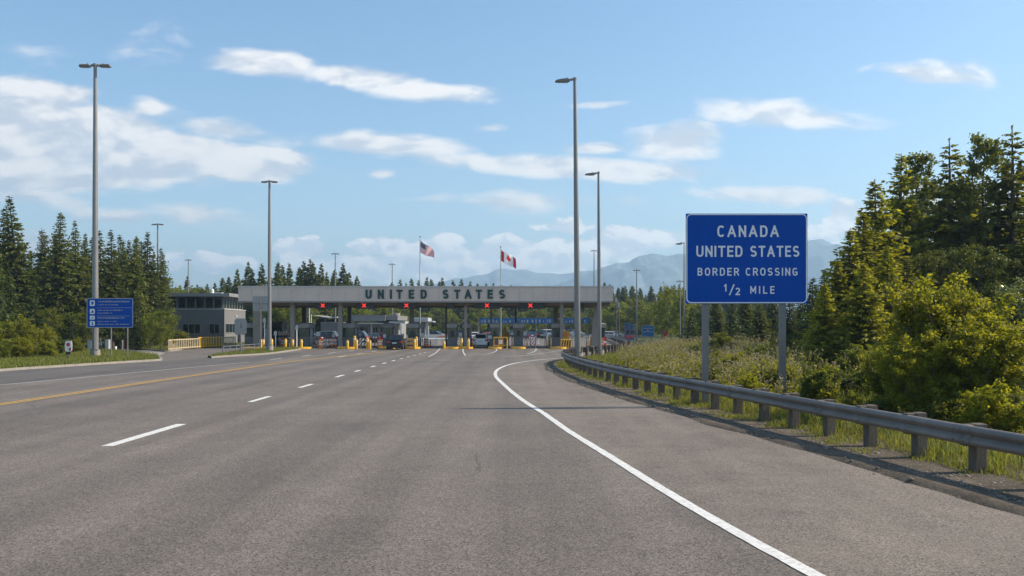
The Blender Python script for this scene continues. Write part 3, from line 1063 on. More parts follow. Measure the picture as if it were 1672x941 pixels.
def conifer_mesh(h, r, seed, m=L_CON, step=0.36, base=0.06, droop=0.35, fill=1.0, spray=0.5):
    """whorled spruce / fir: branches in tiers, each with side sprays"""
    rg = np.random.default_rng(seed)
    Cs, Ds, Ls, Ws, Ts = [], [], [], [], []
    bm = MB()
    bend = rg.normal(size=2) * 0.012 * h
    zs = []
    z = base * h
    while z < h * 0.985:
        zs.append(z)
        z += step * rg.uniform(0.75, 1.25) * (0.55 + 0.6 * (1 - z / h))
    for z in zs:
        t = z / h
        axis = np.array([bend[0] * t * t, bend[1] * t * t, z])
        rad = r * (1 - t) ** 0.95 * (0.9 + 0.16 * math.sin(t * 37 + seed)) + 0.05
        if t < 0.2:
            rad *= 0.75 + 1.2 * t
        nb = max(4, int((7.5 + 2.5 * (1 - t)) * fill))
        a0 = rg.uniform(0, 6.28)
        for k in range(nb):
            if rg.random() < 0.10:
                continue
            a = a0 + 6.283 * k / nb + rg.normal() * 0.22
            axis = np.array([bend[0] * t * t, bend[1] * t * t, z + rg.uniform(-0.6, 0.6) * step])
            ln = rad * rg.uniform(0.62, 1.16)
            if rg.random() < 0.07:
                ln *= 1.2
            out = np.array([math.cos(a), math.sin(a), 0.0])
            up = 0.25 * t * t + 0.05 - droop * (1 - t) * 0.5
            ns = max(2, int(ln / 0.27))
            s = (np.arange(ns) + rg.uniform(0.3, 1.0, ns)) / ns
            zz = up * s * ln - droop * (1 - 0.6 * t) * (s ** 1.6) * ln * 0.45 + 0.10 * np.clip(s - 0.75, 0, 1) * ln
            P = axis + out * (s * ln)[:, None] + np.array([0, 0, 1.0]) * zz[:, None]
            side = np.array([-out[1], out[0], 0])
            for sg in (-1, 1):
                fan = rg.uniform(0.35, 1.05, ns)
                D = out * np.cos(fan)[:, None] + side * (sg * np.sin(fan))[:, None] + np.array([0, 0, 1.0]) * rg.normal(-0.22, 0.16, ns)[:, None]
                D = unit(D)
                l = spray * rg.uniform(0.65, 1.25, ns) * (0.5 + 0.6 * (1 - s)) * (0.36 + 0.74 * min(1, rad / (0.36 * r)))
                Cs.append(P + D * (l * 0.42)[:, None])
                Ds.append(D)
                Ls.append(l)
                Ws.append(l * rg.uniform(0.42, 0.62, ns))
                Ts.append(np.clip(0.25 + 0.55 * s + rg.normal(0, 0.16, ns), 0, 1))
            # hanging twigs under the branch
            D = unit(out * 0.35 + side * rg.normal(0, 0.5, ns)[:, None] + np.array([0, 0, -1.0]) * rg.uniform(0.5, 1.1, ns)[:, None])
            l = spray * rg.uniform(0.6, 1.1, ns) * (0.2 + 0.8 * min(1, rad / (0.42 * r)))
            Cs.append(P + D * (l * 0.4)[:, None])
            Ds.append(D)
            Ls.append(l)
            Ws.append(l * rg.uniform(0.4, 0.6, ns))
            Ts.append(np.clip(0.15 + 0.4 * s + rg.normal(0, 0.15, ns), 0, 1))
            # branch tip
            Cs.append((P[-1] + out * 0.1)[None])
            Ds.append(unit((out + np.array([0, 0, 0.1]))[None]))
            Ls.append(np.array([spray * (0.3 + 0.5 * min(1, rad / (0.42 * r)))]))
            Ws.append(np.array([spray * 0.18]))
            Ts.append(np.array([0.9]))
            if ln > 0.8 and k % 2 == 0:
                bm.tube([axis, axis + out * ln * 0.6 + np.array([0, 0, zz[len(zz) // 2]])], [0.02 + 0.012 * ln, 0.01], 3, cap=False)
    # leader
    nl = 14
    s = np.linspace(0, 1, nl)
    tip = np.array([bend[0], bend[1], h])
    P = np.array([bend[0], bend[1], h * 0.95]) + np.array([0, 0, 1.0]) * (s * h * 0.05)[:, None]
    Cs.append(P)
    dd = rg.normal(size=(nl, 3)) * 0.6
    dd[:, 2] = np.abs(dd[:, 2]) + 0.5
    Ds.append(unit(dd))
    Ls.append(np.full(nl, spray * 0.34))
    Ws.append(np.full(nl, spray * 0.10))
    Ts.append(np.full(nl, 0.8))
    C, D, L, Wd, T = [np.concatenate(x) for x in (Cs, Ds, Ls, Ws, Ts)]
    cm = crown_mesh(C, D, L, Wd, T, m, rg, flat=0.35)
    bm.tube([(0, 0, -0.4), (0, 0, h * 0.3), (bend[0] * .4, bend[1] * .4, h * 0.65), tuple(tip)], [0.012 * h + 0.06, 0.010 * h + 0.03, 0.005 * h + 0.02, 0.01], 8)
    return cm, bm


def leafy_mesh(h, r, seed, m, profile, nb=40, leaf=0.12, nleaf=9000, base=0.12, rise=0.5, stems=1, clump=0.5, gap=0.25, bark=None, trunk=0.02, up=0.25):
    """broad-leaved tree or bush grown from leader(s), limbs and twigs; leaves sit round the twigs"""
    rg = np.random.default_rng(seed)
    bm = MB()
    pts = []      # twig points: position, direction, weight
    for s_ in range(stems):
        if stems > 1:
            a = 6.283 * s_ / stems + rg.uniform(-0.5, 0.5)
            lean = rg.uniform(0.12, 0.5) * r
            hh = h * rg.uniform(0.7, 1.0)
            off = np.array([math.cos(a), math.sin(a), 0]) * 0.05 * r
            top = np.array([math.cos(a) * lean, math.sin(a) * lean, hh])
        else:
            hh = h
            off = np.zeros(3)
            top = np.array([rg.normal() * 0.03 * h, rg.normal() * 0.03 * h, h * 0.97])
        midp = off + (top - off) * 0.5 + np.array([rg.normal(), rg.normal(), 0]) * 0.025 * h
        bm.tube([off + (0, 0, -0.3), off + (midp - off) * 0.5, midp, midp + (top - midp) * 0.5 + rg.normal(size=3) * 0.01 * h, top], [trunk * hh, trunk * hh * 0.8, trunk * hh * 0.55, trunk * hh * 0.3, trunk * hh * 0.1], 7)
        nbs = max(4, nb // stems)
        for k in range(nbs):
            t = base + (0.99 - base) * ((k + rg.random()) / nbs)
            p0 = off + (top - off) * t + (midp - off - (top - off) * 0.5) * 4 * t * (1 - t)
            rad = r * profile(t) * rg.uniform(0.55, 1.15) / (1.0 if stems == 1 else 1.5)
            a = 2.399 * k + rg.normal() * 0.4
            o = np.array([math.cos(a), math.sin(a), 0])
            rs = rise * rg.uniform(0.5, 1.4)
            p1 = p0 + o * rad * 0.55 + np.array([0, 0, rad * 0.55 * rs]) + rg.normal(size=3) * 0.05 * rad
            p2 = p0 + o * rad + np.array([0, 0, rad * rs * (0.85 + 0.3 * rg.random()) - 0.12 * rad]) + rg.normal(size=3) * 0.07 * rad
            wbr = trunk * hh * 0.32 * (1 - t) + 0.008
            bm.tube([p0, p1, p2], [wbr, wbr * 0.6, wbr * 0.2], 4, cap=False)
            ntw = max(3, int(rad / (leaf * 1.9)))
            for q in range(ntw):
                u = 0.25 + 0.75 * (q + rg.random()) / ntw
                b0 = (p0 + (p1 - p0) * (u * 2)) if u < 0.5 else (p1 + (p2 - p1) * (u * 2 - 1))
                d = o * rg.uniform(0.1, 0.8) + rg.normal(size=3) * 0.7 + np.array([0, 0, up])
                d /= np.linalg.norm(d)
                ln = clump * rad * rg.uniform(0.22, 0.6) * (1.25 - 0.5 * u) + leaf
                pts.append((b0, d, ln, u, t))
    npt = len(pts)
    keep = rg.random(npt) > gap * rg.random(npt)
    B = np.array([p[0] for p in pts])[keep]
    Dr = np.array([p[1] for p in pts])[keep]
    Ln = np.array([p[2] for p in pts])[keep]
    Uu = np.array([p[3] for p in pts])[keep]
    Tt = np.array([p[4] for p in pts])[keep]
    wgt = Ln / Ln.sum()
    idx = rg.choice(len(B), nleaf, p=wgt)
    s = rg.random(nleaf) ** 0.8
    P = B[idx] + Dr[idx] * (s * Ln[idx])[:, None] + rg.normal(size=(nleaf, 3)) * (leaf * 0.55 + 0.10 * Ln[idx])[:, None]
    P[:, 2] = np.maximum(P[:, 2], 0.03)
    D = unit(Dr[idx] * 0.5 + rg.normal(size=(nleaf, 3)) * 0.75 + np.array([0, 0, -0.15]))
    L = leaf * rg.uniform(0.65, 1.35, nleaf)
    tw = rg.random(len(B))
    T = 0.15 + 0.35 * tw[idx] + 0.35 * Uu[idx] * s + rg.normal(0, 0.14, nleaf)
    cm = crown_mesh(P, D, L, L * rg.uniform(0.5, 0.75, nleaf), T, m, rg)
    return cm, bm


cone = lambda t: (1 - t) ** 0.75 * (0.55 + 0.45 * min(1, t * 6)) + 0.06
egg = lambda t: math.sqrt(max(0.0, 1 - (2 * t - 0.95) ** 2)) * 0.95 + 0.12
shrub = lambda t: 0.95 * (1 - t) ** 0.6 + 0.18
pear = lambda t: (0.75 + 0.35 * math.sin(t * 3.1)) * (1 - t) ** 0.5 + 0.1


def tree_proto(name, parts, bark=M_BARK):
    cm, bm = parts
    r = bpy.data.objects.new(name, None)
    r.empty_display_size = 0.3
    COL.objects.link(r)
    bm.build('trunk', bark, r, smooth=True)
    link('crown', cm, r)
    return r


class Grove:
    """first use moves the prototype itself, later uses copy it with its parts"""
    def __init__(self, protos):
        self.p, self.used = protos, [False] * len(protos)

    def put(self, i, x, y, z, s, rz, label, cat, group=None):
        i %= len(self.p)
        o = self.p[i] if not self.used[i] else copy_tree(self.p[i])
        self.used[i] = True
        sc = s if hasattr(s, '__len__') else (s, s, s)
        place(o, (x, y, z), rz, sc)
        return tag(o, label, cat, group)

    def finish(self):
        for o, u in zip(self.p, self.used):
            if not u:
                for c in list(o.children):
                    bpy.data.objects.remove(c)
                bpy.data.objects.remove(o)


rnd = random.Random(7)
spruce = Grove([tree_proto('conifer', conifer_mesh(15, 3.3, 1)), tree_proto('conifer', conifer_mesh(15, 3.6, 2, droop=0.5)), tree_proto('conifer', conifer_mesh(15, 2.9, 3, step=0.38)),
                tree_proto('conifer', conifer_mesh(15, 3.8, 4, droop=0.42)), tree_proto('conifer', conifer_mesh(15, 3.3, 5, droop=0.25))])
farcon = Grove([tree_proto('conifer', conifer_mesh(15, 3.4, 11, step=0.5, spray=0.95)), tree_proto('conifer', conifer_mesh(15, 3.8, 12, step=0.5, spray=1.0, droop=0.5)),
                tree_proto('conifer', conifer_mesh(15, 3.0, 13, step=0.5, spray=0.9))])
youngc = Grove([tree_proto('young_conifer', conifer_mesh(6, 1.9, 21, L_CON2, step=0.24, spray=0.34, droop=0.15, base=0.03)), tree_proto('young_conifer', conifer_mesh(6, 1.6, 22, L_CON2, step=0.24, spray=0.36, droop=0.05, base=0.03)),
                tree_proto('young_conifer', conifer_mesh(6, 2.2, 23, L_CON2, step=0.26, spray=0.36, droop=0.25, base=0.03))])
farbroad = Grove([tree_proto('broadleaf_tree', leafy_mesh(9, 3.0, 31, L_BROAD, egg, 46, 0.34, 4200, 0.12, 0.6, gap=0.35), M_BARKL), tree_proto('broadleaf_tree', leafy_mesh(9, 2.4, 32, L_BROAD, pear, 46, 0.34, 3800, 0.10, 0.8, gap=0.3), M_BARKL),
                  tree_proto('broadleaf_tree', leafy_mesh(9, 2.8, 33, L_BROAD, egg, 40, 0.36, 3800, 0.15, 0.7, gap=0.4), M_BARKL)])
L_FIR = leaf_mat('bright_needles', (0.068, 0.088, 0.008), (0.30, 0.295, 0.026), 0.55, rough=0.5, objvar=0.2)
L_FIRD = leaf_mat('dark_needles', (0.046, 0.060, 0.008), (0.19, 0.19, 0.022), 0.5, rough=0.55, objvar=0.2)  # darker copy of the bright needles, for the dark right-hand conifers
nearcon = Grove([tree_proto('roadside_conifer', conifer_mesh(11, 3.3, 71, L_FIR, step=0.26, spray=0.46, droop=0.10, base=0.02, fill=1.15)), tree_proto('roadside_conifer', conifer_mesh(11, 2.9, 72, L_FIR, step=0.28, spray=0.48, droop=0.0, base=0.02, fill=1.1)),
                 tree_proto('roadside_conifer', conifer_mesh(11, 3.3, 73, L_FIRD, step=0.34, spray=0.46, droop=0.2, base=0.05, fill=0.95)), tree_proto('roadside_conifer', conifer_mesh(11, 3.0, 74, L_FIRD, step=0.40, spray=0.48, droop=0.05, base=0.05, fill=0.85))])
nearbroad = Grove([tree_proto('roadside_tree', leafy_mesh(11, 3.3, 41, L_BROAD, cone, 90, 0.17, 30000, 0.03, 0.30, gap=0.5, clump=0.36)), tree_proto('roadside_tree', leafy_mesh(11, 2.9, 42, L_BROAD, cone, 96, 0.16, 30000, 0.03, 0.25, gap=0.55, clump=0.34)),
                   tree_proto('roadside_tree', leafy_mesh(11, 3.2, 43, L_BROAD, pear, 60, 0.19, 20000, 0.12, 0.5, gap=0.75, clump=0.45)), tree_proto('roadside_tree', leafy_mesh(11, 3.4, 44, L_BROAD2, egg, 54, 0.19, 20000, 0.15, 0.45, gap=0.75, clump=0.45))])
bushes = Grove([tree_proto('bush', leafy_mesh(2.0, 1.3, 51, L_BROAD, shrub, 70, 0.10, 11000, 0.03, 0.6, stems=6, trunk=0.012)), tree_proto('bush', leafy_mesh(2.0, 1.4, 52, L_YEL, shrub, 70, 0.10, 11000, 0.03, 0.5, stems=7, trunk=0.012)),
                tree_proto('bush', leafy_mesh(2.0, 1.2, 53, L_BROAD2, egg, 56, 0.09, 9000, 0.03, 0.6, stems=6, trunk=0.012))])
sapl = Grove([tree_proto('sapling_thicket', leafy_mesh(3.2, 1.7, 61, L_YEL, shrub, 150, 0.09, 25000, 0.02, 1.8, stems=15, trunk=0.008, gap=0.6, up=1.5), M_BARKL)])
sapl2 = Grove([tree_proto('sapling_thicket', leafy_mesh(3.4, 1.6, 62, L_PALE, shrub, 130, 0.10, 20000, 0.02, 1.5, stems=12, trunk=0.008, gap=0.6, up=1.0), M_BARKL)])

# ------------------------------------------------------------------ trees in place
def pxtree(grove, i, px, ytop, Y, label, group, h0, cat='tree', z0=0.1, wid=1.0, rz=None):
    X = xat(px, Y)
    h = zat(ytop, Y) - z0
    s = h / h0
    return grove.put(i, X, Y, z0, (s * wid, s * wid, s), rnd.uniform(0, 6.28) if rz is None else rz, label, cat, group)


LF = 'conifers of the forest on the left'
big = [  # the spires that stand out against the sky on the left
    (-22, 352, 84, 'tall dark conifer cut by the left edge of the photo', 1.1), (5, 338, 92, 'tall conifer just left of the tallest spire, tip slightly lower', 1.0),
    (29, 320, 88, 'tallest dark conifer of the left forest, pointed spire', 1.15), (70, 372, 97, 'short-tipped dark conifer in the dip between two taller spires', 0.9),
    (95, 345, 90, 'slender dark conifer with a high tip between the tallest spire and the twin-headed lamp', 1.05),
    (125, 360, 93, 'narrow conifer right behind and left of the twin-headed lamp pole', 0.9), (139, 380, 96, 'conifer whose tip touches the left side of the twin-headed lamp pole', 0.8),
    (184, 374, 88, 'dark conifer directly above the blue services sign, its tip right of the lamp pole', 1.1), (203, 390, 95, 'conifer between two taller ones above the right edge of the services sign', 0.9),
    (219, 384, 91, 'dark conifer with a forked-looking slim tip left of the thin lamp post', 0.9), (240, 378, 94, 'last tall conifer of the left forest, beside the thin lamp post', 1.05), (262, 404, 99, 'conifer at the right end of the left forest, behind the thin lamp post', 0.9)]
for i, (px, yt, Y, lb, w) in enumerate(big):
    pxtree(spruce, i, px, yt, Y, lb, LF, 15, wid=w * 1.22)
for i in range(34):  # the wood closes behind them
    px = -70 + i * 10.2 + rnd.uniform(-5, 5)
    Y = rnd.uniform(98, 122)
    yt = 384 + rnd.uniform(-8, 40) + max(0, px - 200) * 0.5
    pxtree(spruce, i * 3 + 1, px, yt, Y, 'dark conifer packed inside the wood behind the left roadside spires', 'conifers inside the left wood', 15, wid=1.35)
for i, (px, yt, Y, lb) in enumerate([(-8, 402, 71, 'lighter green conifer at the left edge, in front of the dark spires'), (14, 440, 74, 'bushy lower conifer beside the left edge, in front of the tallest spire'), (118, 515, 80, 'small young conifer behind the red and white notice'),
                                     (56, 470, 79, 'mid-height conifer below the tallest spire'), (152, 470, 84, 'conifer behind the top of the blue services sign'), (222, 480, 86, 'low bushy conifer right of the blue services sign')]):
    pxtree(youngc, i, px, yt, Y, lb, LF, 6, wid=0.95)
for i in range(16):  # broad-leaved scrub under the wood
    px = -40 + i * 20 + rnd.uniform(-6, 6)
    Y = rnd.uniform(80, 92)
    pxtree(farbroad, i, px, 520 + rnd.uniform(-14, 18), Y, 'light green broad-leaved tree at the foot of the left forest', 'scrub trees at the foot of the left forest', 9, wid=1.1)
LB = 'bushes on the left verge'
for i, (px, yt, Y, w, lb) in enumerate([(-14, 528, 62, 1.3, 'bright green bush cut by the left edge of the photo'), (18, 520, 64, 1.25, 'tall rounded bush near the left edge'), (44, 528, 66, 1.1, 'bright bush second from the left edge, on the grass verge'),
                                        (66, 534, 66, 1.0, 'bushy shrub halfway between the left edge and the red and white notice'), (92, 546, 68, 1.2, 'low shrub just left of the red and white notice'), (124, 552, 74, 1.0, 'low shrub right of the red and white notice'), (36, 552, 61, 1.2, 'low bright bush at the front of the left verge'), (-4, 552, 59.5, 1.2, 'low bush nearest the road at the left edge'), (75, 556, 63.5, 1.1, 'low spreading shrub in front of the bushy one')]):
    X = xat(px, Y)
    s = (zat(yt, Y) - 0.1) / 2.0
    bushes.put([1, 1, 0, 1, 0, 1, 1, 0, 1][i], X, Y, 0.08, (s * w, s * w, s), rnd.uniform(0, 6), lb, 'bush', LB)
for i, (px, yt, Y, w, lb) in enumerate([(296, 541, 100, 1.2, 'bright green round shrub in front of the grey office wall'), (280, 548, 98, 1.2, 'shrub at the left end of the grey office wall'), (266, 540, 100, 1.0, 'darker shrub beside the thin lamp post near the office')]):
    s = (zat(yt, Y) - 0.1) / 2.0
    bushes.put([1, 0, 2][i], xat(px, Y), Y, 0.1, (s * w, s * w, s), rnd.uniform(0, 6), lb, 'bush', 'shrubs in front of the office')

MG = 'conifers behind the canopy'
for i, (px, yt) in enumerate([(372, 452), (386, 440), (400, 427), (413, 438), (427, 431), (440, 446), (452, 428), (462, 434), (474, 430), (487, 436), (496, 427), (504, 423), (513, 428), (523, 431), (534, 444), (546, 440), (560, 431), (570, 446), (582, 451)]):
    pxtree(farcon, i, px, yt, rnd.uniform(165, 190), 'dark conifer in the dense clump rising behind the left half of the canopy', MG, 15, wid=1.05)
for i in range(30):
    px = 366 + i * 7.6 + rnd.uniform(-4, 4)
    pxtree(farcon, i, px, 455 + rnd.uniform(-10, 22), rnd.uniform(175, 205), 'dark conifer in the dense clump rising behind the left half of the canopy', MG, 15, wid=1.25)
for i in range(26):  # behind the office
    px = 236 + i * 6.2 + rnd.uniform(-3, 3)
    yt = 468 + rnd.uniform(-6, 10) - (12 if i in (6, 11, 17, 21) else 0)
    pxtree(farcon, i, px, yt, rnd.uniform(210, 250), 'distant conifer in the low treeline above the office roof', 'treeline above the office roof', 15, wid=1.15)
for i in range(10):
    px = 250 + i * 15 + rnd.uniform(-5, 5)
    pxtree(farbroad, i, px, 474 + rnd.uniform(-2, 8), rnd.uniform(180, 205), 'olive green broad-leaved tree above the office roof', 'broad-leaved trees behind the office', 9, wid=1.2)
ctop = [(640, 461), (652, 457), (664, 462), (672, 455), (684, 458), (694, 452), (706, 456), (716, 460), (726, 453), (741, 458), (752, 456), (765, 459), (781, 463), (793, 463), (806, 462), (820, 466), (833, 466), (850, 468), (870, 470)]
for i, (px, yt) in enumerate(ctop):
    pxtree(farcon, i, px, yt, rnd.uniform(255, 285), 'distant conifer whose tip shows just above the canopy roof', 'conifer tips above the canopy roof', 15, wid=1.2)
for i in range(40):
    px = 585 + i * 11 + rnd.uniform(-5, 5)
    pxtree(farcon, i, px, 474 + rnd.uniform(-4, 16), rnd.uniform(262, 300), 'dark conifer in the forest seen under the canopy', 'forest seen under the canopy', 15, wid=1.35)
for i in range(24):
    px = 425 + i * 25 + rnd.uniform(-9, 9)
    Y = rnd.uniform(205, 240) if px > 640 else rnd.uniform(150, 165)
    pxtree(farbroad, i, px, 501 + rnd.uniform(-5, 13), Y, 'yellow-green broad-leaved tree seen under the canopy', 'broad-leaved trees seen under the canopy', 9, wid=1.15)
for i in range(5):
    pxtree(farbroad, i + 1, 436 + i * 15 + rnd.uniform(-4, 4), 494 + rnd.uniform(0, 10), rnd.uniform(125, 140), 'sunlit broad-leaved tree behind the leftmost booths', 'sunlit trees behind the leftmost booths', 9, wid=0.9)
RG = 'forest right of the canopy'
for i in range(52):
    px = 985 + i * 5.4 + rnd.uniform(-4, 4)
    yt = 470 + rnd.uniform(-7, 12) - (6 if i % 6 == 0 else 0)
    pxtree(farcon, i, px, yt, rnd.uniform(215, 275), 'hazy dark conifer in the forest between the canopy and the big blue sign', RG, 15, wid=1.25)
for i in range(18):
    px = 992 + i * 9 + rnd.uniform(-4, 4)
    pxtree(farbroad, i, px, 502 + rnd.uniform(-10, 16), rnd.uniform(165, 200), 'mid-green broad-leaved tree at the foot of the forest right of the canopy', 'broad-leaved trees right of the canopy', 9, wid=1.1)
for i, (px, yt, Y) in enumerate([(1096, 472, 120), (1112, 480, 110), (1080, 492, 130), (1064, 505, 135)]):
    pxtree(farbroad, i, px, yt, Y, ['tall yellow-green tree beside the left edge of the big blue sign', 'broad-leaved tree partly behind the left edge of the big blue sign', 'rounded tree left of the slim pole near the big blue sign', 'lower rounded tree above the small blue sign'][i], 'trees left of the big blue sign', 9, wid=0.85)

# trees behind the big sign
for i, (px, yt, Y) in enumerate([(1128, 500, 78), (1150, 486, 84), (1172, 478, 80), (1196, 490, 72), (1216, 470, 86), (1240, 484, 76), (1262, 476, 84), (1286, 482, 74), (1306, 470, 82), (1325, 452, 78), (1344, 440, 70), (1352, 462, 64)]):
    X = xat(px, Y)
    pxtree(spruce if i % 3 else youngc, i, px, yt, Y, 'dark conifer seen between and beside the posts of the big blue sign', 'conifers behind the big blue sign', 15 if i % 3 else 6, z0=float(field_z(X, Y)), wid=1.9 if i % 3 else 1.2)
# near right wood
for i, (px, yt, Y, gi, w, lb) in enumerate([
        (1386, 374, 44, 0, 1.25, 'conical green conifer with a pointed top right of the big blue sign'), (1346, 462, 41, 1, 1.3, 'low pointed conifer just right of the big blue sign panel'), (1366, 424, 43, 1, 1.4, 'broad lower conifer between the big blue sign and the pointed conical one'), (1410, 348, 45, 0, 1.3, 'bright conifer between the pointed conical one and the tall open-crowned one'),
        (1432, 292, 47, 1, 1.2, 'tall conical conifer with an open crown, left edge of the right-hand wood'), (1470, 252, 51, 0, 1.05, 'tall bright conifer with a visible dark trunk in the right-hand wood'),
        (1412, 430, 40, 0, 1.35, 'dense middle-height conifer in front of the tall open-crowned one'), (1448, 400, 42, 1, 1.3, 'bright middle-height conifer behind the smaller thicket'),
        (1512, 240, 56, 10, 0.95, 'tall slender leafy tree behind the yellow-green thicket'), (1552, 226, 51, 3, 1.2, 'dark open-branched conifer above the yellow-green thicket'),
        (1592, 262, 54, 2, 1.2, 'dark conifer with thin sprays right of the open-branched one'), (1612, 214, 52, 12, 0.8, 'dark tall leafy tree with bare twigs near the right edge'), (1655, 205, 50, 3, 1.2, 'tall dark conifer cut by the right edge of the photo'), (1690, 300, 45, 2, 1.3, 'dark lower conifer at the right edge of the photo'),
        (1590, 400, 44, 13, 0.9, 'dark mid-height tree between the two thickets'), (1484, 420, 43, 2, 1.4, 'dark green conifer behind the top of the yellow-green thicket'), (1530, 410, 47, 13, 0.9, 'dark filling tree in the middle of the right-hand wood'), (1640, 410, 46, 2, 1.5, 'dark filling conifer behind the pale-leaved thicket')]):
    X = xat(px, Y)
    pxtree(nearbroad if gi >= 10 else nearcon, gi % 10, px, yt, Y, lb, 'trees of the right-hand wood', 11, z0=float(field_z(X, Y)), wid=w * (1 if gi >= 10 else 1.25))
for i in range(12):
    px = 1360 + i * 32 + rnd.uniform(-8, 8)
    Y = rnd.uniform(62, 78)
    X = xat(px, Y)
    pxtree(spruce, i, px, rnd.uniform(330, 400) if px > 1440 else rnd.uniform(440, 470), Y, 'dark conifer deep in the right-hand wood', 'conifers deep in the right-hand wood', 15, z0=float(field_z(X, Y)), wid=1.3)
for gr, px, Y, yt, w, lb in ((sapl, 1545, 21.5, 480, 1.15, 'bright yellow-green sapling thicket behind the guardrail'), (sapl2, 1668, 26.5, 474, 1.0, 'pale-leaved sapling thicket at the right edge behind the guardrail')):
    X = xat(px, Y)
    z0 = float(field_z(X, Y))
    h0 = 3.2 if gr is sapl else 3.4
    s = (zat(yt, Y) - z0) / h0
    gr.put(0, X, Y, z0 - 0.05, (s * w, s * w, s), 0.6, lb, 'bush', 'sapling thickets')
for px, Y, yt, lb in ((1452, 25, 585, 'smaller yellow-green thicket left of the bright one'), (1500, 20.5, 575, 'airy low thicket at the left foot of the bright one, nearer the guardrail'), (1606, 20.0, 548, 'airy thicket at the right foot of the bright one, nearer the guardrail')):
    X = xat(px, Y)
    s = (zat(yt, Y)) / 3.2
    sapl.put(0, X, Y, 0.1, (s * 1.3, s * 1.3, s), 2.4, lb, 'bush', 'sapling thickets')
FB = 'bushes in the field behind the guardrail'
fb = [(1168, 592, 31, 0, 1.2, 'leafy bush right behind the left post of the big blue sign'), (1200, 575, 36, 1, 1.1, 'yellow-green bush between the posts of the big blue sign'), (1232, 560, 40, 0, 1.0, 'upright bush between the sign posts, nearer the right post'),
      (1255, 600, 30, 2, 1.2, 'low dark bush left of the right sign post'), (1300, 585, 33, 0, 1.2, 'leafy bush right of the right sign post'), (1335, 600, 29, 1, 1.2, 'low yellowish bush right of the big blue sign'), (1372, 606, 27, 2, 1.2, 'low dull bush left of the smaller thicket'),
      (1140, 560, 46, 1, 1.2, 'bush left of the left sign post'), (1105, 562, 56, 0, 1.4, 'bush far back left of the big blue sign'), (1180, 540, 52, 0, 1.2, 'bush far back between the sign posts'), (1290, 545, 50, 2, 1.3, 'dark bush far back behind the right sign post'), (1345, 540, 44, 0, 1.3, 'bush at the foot of the conical tree'),
      (1400, 560, 36, 0, 1.3, 'bush at the foot of the right-hand wood'), (1440, 640, 21, 1, 1.1, 'low yellow bush close behind the guardrail'), (1395, 640, 23, 0, 1.0, 'low green bush close behind the guardrail, left of the thickets'), (1612, 640, 19, 0, 1.2, 'low green bush in front of the pale-leaved thicket'), (1500, 600, 27, 0, 1.4, 'bush at the left foot of the bright thicket'),
      (1655, 640, 18.5, 2, 1.1, 'dark low bush close behind the guardrail at the right edge'), (1225, 610, 27, 1, 1.0, 'low yellow bush under the big blue sign'), (1560, 560, 34, 0, 1.8, 'dark bush filling the gap behind the bright thicket'), (1270, 560, 44, 1, 1.1, 'yellowish bush behind the right sign post')]
for i_ in range(40):
    yr_ = 12.5 + 27 * rnd.random() ** 1.3
    xr_ = float(np.interp(yr_, ystat, inner)) + rnd.uniform(2.3, 7.0)
    px_ = xr_ / yr_ * F + CXP
    if px_ < 1150 or px_ > 1720:
        continue
    hb_ = rnd.uniform(0.6, 1.35) * (0.75 if xr_ - float(np.interp(yr_, ystat, inner)) < 3.2 else 1.1)
    fb.append((px_, HOR - (hb_ - CAMH) / yr_ * F, yr_, [0, 1, 2, 1][i_ % 4], rnd.uniform(0.9, 1.4), 'low leafy bush in the rough belt just behind the guardrail'))
for px, yt, Y, gi, w, lb in fb:
    X = xat(px, Y)
    z0 = float(field_z(X, Y))
    s = max(0.3, (zat(yt, Y) - z0) / 2.0)
    bushes.put(gi, X, Y, z0 - 0.05, (s * w, s * w, s), rnd.uniform(0, 6), lb, 'bush', FB)
for gv_ in (nearcon, spruce, farcon, youngc, farbroad, nearbroad, bushes, sapl, sapl2):
    gv_.finish()


# ------------------------------------------------------------------ grass and weeds
def blades(pts, h, w, rg, m, name, lean=0.5, seg=2):
    n = len(pts)
    a = rg.uniform(0, 6.28, n)
    side = np.stack([np.cos(a), np.sin(a), np.zeros(n)], 1)
    b = rg.uniform(0, 6.28, n)
    ln = np.stack([np.cos(b), np.sin(b), np.zeros(n)], 1) * (lean * h * rg.uniform(0.1, 1.0, n))[:, None]
    up = np.array([0, 0, 1.0])
    p0 = pts
    p1 = pts + ln * 0.3 + up * (h * 0.6)[:, None]
    p2 = pts + ln + up * (h * rg.uniform(0.8, 1.0, n))[:, None]
    wv = side * w[:, None]
    V = np.stack([p0 - wv / 2, p0 + wv / 2, p1 + wv * 0.4, p1 - wv * 0.4, p2], 1).reshape(-1, 3)
    i = np.arange(n)[:, None] * 5
    T = np.concatenate([i + [0, 1, 2], i + [0, 2, 3], i + [3, 2, 4]], 1).reshape(-1, 3)
    tint = np.repeat(np.clip(rg.normal(0.5, 0.25, n), 0, 1), 3)
    return np_mesh(name, V, T, m, tint=tint)


rg = np.random.default_rng(17)
